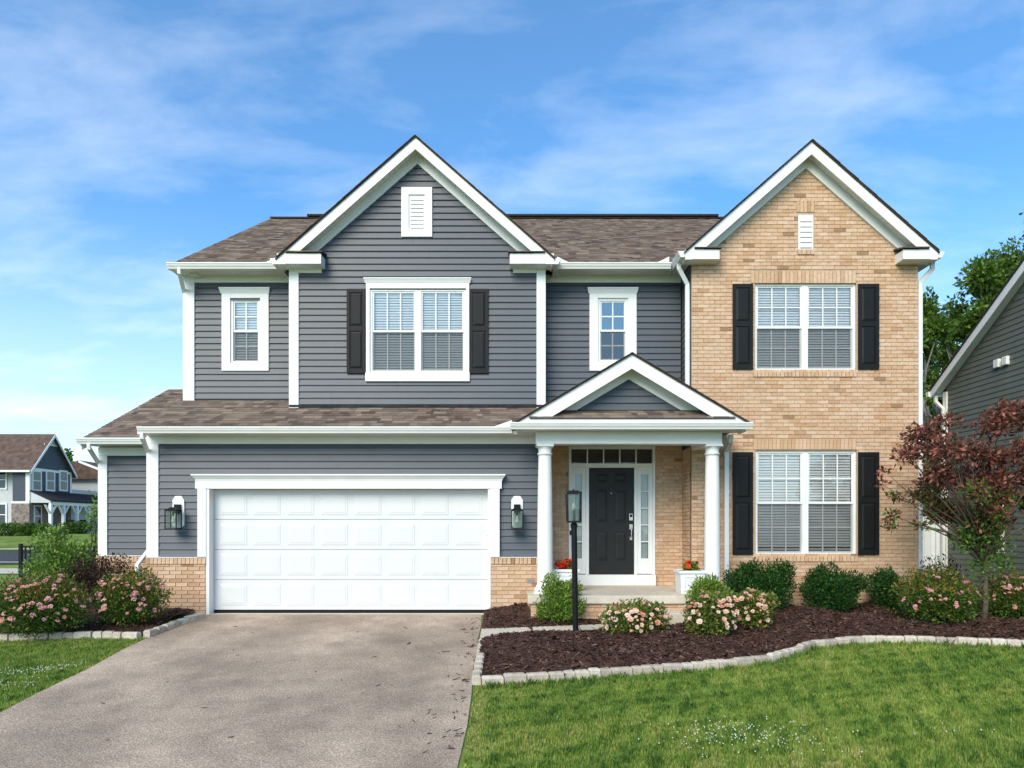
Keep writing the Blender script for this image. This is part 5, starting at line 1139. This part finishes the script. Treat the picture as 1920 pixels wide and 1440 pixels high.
# porch on the +x side
pe, pz1, pz0 = fX+1.7, fz(921), fz(940)
fp('porch_roof', MB().prism([(fX, pz1+.12), (pe+.25, pz0+.12), (pe+.25, pz0), (fX, pz1)], 'y', fy+.0, 57.5), 'darkroof'); fp('porch_gable_end', MB().prism([(fX, pz1), (pe+.1, pz0+.02), (pe+.1, pz0-.12), (fX, pz0-.12)], 'y', fy+.05, fy+.15), 'palesiding')
fp('porch_beam', MB().box(pe-.1, pe+.1, fy+.1, 57.4, pz0-.3, pz0), 'white'); fp('porch_floor', MB().box(fX, pe+.2, fy+.1, 57.4, gb0-.3, gb0+.25), 'concrete')
for px in (95, 119, 144, 166):
    yy_ = pe*FPX/(px-CX)+CAMY; q = MB().box(pe-.12, pe+.12, yy_-.12, yy_+.12, gb0+.25, pz0-.3)
    for s_ in (-1, 1): q.hexa([(pe-.07, yy_+s_*.1, pz0-1.0), (pe+.07, yy_+s_*.1, pz0-1.0), (pe+.07, yy_+s_*.24, pz0-1.0), (pe-.07, yy_+s_*.24, pz0-1.0), (pe-.07, yy_+s_*.62, pz0-.3), (pe+.07, yy_+s_*.62, pz0-.3), (pe+.07, yy_+s_*.80, pz0-.3), (pe-.07, yy_+s_*.80, pz0-.3)])
    fp('porch_post', q, 'white')
fp('porch_back_wall', MB().box(fX-.2, fX+.02, 53.9, 58, gb0-.3, ze-1.6), 'palesiding'); fp('front_door', MB().box(fX, fX+.06, 52.3, 53.3, gb0+.25, gb0+2.4), mat('brown_far_door', (.07, .035, .025), .5), None)
fp('rear_wing', MB().box(fX-6, fX+2.6, 58, 66, gb0-.3, ze-.3), 'palesiding'); yr = 58
fp('rear_wing_roof', MB().prism([(fX-6.3, ze-.1), (fX-1.5, ze+1.5), (fX+3.0, ze-.25), (fX+3.0, ze-.4), (fX-6.3, ze-.4)][::-1], 'y', 57.5, 66.3), bpy.data.materials['far_brown_roof'])
fp('rake_board', MB().prism([(fX-1.5, ze+1.5), (fX+3.0, ze-.25), (fX+3.0, ze-.5), (fX-1.5, ze+1.25)][::-1], 'y', 57.42, 57.5), 'white')
fwin_y(fX+1.0, fX+2.1, PZ(925, 58), PZ(890, 58), 58.0)
fp('house_number_plaque', MB().box(PX(170, 57.9), PX(180, 57.9), 57.9, 57.97, PZ(973, 57.9), PZ(966, 57.9)), 'blackmetal')
def chair(px, y, lab, m):
    xc = PX(px, y); T = thing('porch_chair', lab, 'chair', (xc, y, gb0+.25), 'chairs on the far porch')
    part('seat', MB().box(-.35, .35, -.35, .35, .38, .48), m, T); part('backrest', MB().box(-.35, .35, .25, .35, .48, 1.05), m, T)
    for a in (-.32, .26):
        for b in (-.32, .26): part('leg', MB().box(a, a+.06, b, b+.06, 0, .38), m, T)
chair(127, 51.3, 'brown porch chair between the far porch posts', mat('brown_wicker', (.10, .04, .025), .7)); chair(154, 53.6, 'dark porch chair at the far end of the far porch', 'blackmetal')
FG = 'foundation shrubs of the far house'
for i, (px, py, w_, lab) in enumerate(((4, 1003, .9, 'foundation shrub at the left picture edge'), (20, 1002, 1.0, 'rounded foundation shrub below the pale siding'), (43, 1002, .9, 'olive foundation shrub below the stone base'), (57, 1001, .6, 'small dark foundation shrub at the stone corner'), (80, 1000, .75, 'dark foundation shrub below the ground floor window'), (133, 999, .8, 'foundation shrub before the brown porch chair'), (146, 998, .8, 'foundation shrub before the third porch post'), (158, 998, .7, 'foundation shrub before the fourth porch post'))):
    y = 46.2 if px < 90 else 49.5; X_ = PX(px, y) if px < 90 else pe+1.0+(i-5)*.1
    if px >= 90: y = X_*FPX/(px-CX)+CAMY
    shrub('foundation_shrub', lab, 'shrub', X_, y, [(0, 0, .5, w_, .7, .5)], 500, .2, 'spirea' if i % 2 else 'boxwood', group=FG, dz=0, shell=.5, tint=(.25, .2))

# ================================================================== grass
def lawn_mask_right(x, y):
    return (y < np.interp(x, fxs, fys)-.075) & (x > np.interp(y, [-11.5, -6.4, 0], [-.40, -.42, -.50])+.03)
pl = sorted(lc+lf); plx = [p[0] for p in pl]; ply = [p[1] for p in pl]
def lawn_mask_left(x, y): return (y < np.interp(x, plx, ply)-.075) & (x < np.interp(y, [-11.5, -8, -5.1, -1.9, 0], [-4.9, -4.97, -5.05, -5.30, -5.36])-.02)
def hnoise(x, y, s, seed):
    r = np.random.default_rng(seed); out = np.zeros_like(x)
    for k in range(7): a = r.uniform(0, 6.28); f = s*r.uniform(.6, 1.9); out += np.sin((x*np.cos(a)+y*np.sin(a))*f+r.uniform(0, 6.28))
    return out/2.65
def grass(n, mask, xr, yr, pw):
    u = NR.random(n); y = yr[0]+(yr[1]-yr[0])*u**pw; x = NR.uniform(xr[0], xr[1], n); k = mask(x, y) & (np.abs(x) < .80*(y-CAMY)+.7); return x[k], y[k]
gxs, gys = [], []
for a in (grass(420000, lawn_mask_right, (-.5, 9.5), (-8.3, -1.6), 1.35), grass(120000, lawn_mask_left, (-9.4, -4.9), (-7.2, -1.7), 1.0)): gxs.append(a[0]); gys.append(a[1])
x = np.concatenate(gxs); y = np.concatenate(gys); n = len(x)
pt = hnoise(x, y, 3.2, 5)+.7*hnoise(x, y, 8.5, 6)+.45*hnoise(x, y, 22, 8); tuft = .75*hnoise(x, y, 17, 9)+.75*hnoise(x, y, 34, 10)+.3*hnoise(x, y, 70, 12)
h = np.clip(.034+.012*tuft+NR.normal(0, .008, n), .014, .09); t = np.clip(.50+.14*pt-.25*np.clip(tuft-.1, -.3, 1.6)+NR.normal(0, .15, n), 0, 1)
# long ragged fringe along edging stones; dry strip along the driveway
edge = (np.abs(y-np.interp(x, fxs, fys)) < .22) & (x > -.4); h = np.where(edge, h*NR.uniform(1, 1.9, n), h); t = np.where(edge, t-.12, t)
dry = (x > 0-.5) & (x < np.interp(y, [-11.5, -6.4, 0], [-.40, -.42, -.50])+.16); t = np.where(dry, t+.22, t); h = np.where(dry, h*.7, h)
t = np.clip(t, 0, 1); an = NR.uniform(0, 6.283, n); ln = np.abs(NR.normal(.25, .28, n))*h; wd = NR.uniform(.0022, .0045, n); z0 = gzv(y)
dx_, dy_ = np.cos(an), np.sin(an); sx, sy = -dy_*wd, dx_*wd; Z0 = z0-.004
V = np.stack([np.stack([x-sx, y-sy, Z0], 1), np.stack([x+sx, y+sy, Z0], 1), np.stack([x+dx_*ln*.4+sx*.8, y+dy_*ln*.4+sy*.8, z0+h*.55], 1), np.stack([x+dx_*ln, y+dy_*ln, z0+h], 1), np.stack([x+dx_*ln*.4-sx*.8, y+dy_*ln*.4-sy*.8, z0+h*.55], 1)], 1)
F = np.arange(n*5).reshape(n, 5)
bulk('grass', V.reshape(-1, 3), F, np.repeat(t, 5), 'grass', kind='stuff', label='mown patchy lawn with darker tufts', category='grass')
# clover flowers in two drifts
cv = MB(); rc = random.Random(3)
def clover(n, c, sx_, sy_, rot=0):
    for _ in range(n):
        u, v = rc.gauss(0, sx_), rc.gauss(0, sy_); X_, Y_ = c[0]+u*math.cos(rot)-v*math.sin(rot), c[1]+u*math.sin(rot)+v*math.cos(rot); Z_ = gz(Y_)+rc.uniform(.035, .06); r_ = rc.uniform(.004, .0068)
        if not (lawn_mask_left(np.array([X_+.1]), np.array([Y_]))[0] or lawn_mask_right(np.array([X_]), np.array([Y_]))[0]): continue
        cv.lathe([(r_*.4, -r_), (r_, -.2*r_), (r_*.9, .5*r_), (r_*.3, r_)], (X_, Y_, Z_), 6)
clover(190, ground(1390, 1385), .42, .22); clover(8, ground(1770, 1375), .2, .1); clover(210, ground(75, 1262), .62, .12, .55); clover(60, ground(20, 1290), .3, .12, .4)
part('clover_flowers', cv, 'clover', kind='stuff', label='small white clover flowers dotted in the lawn', category='flowers')
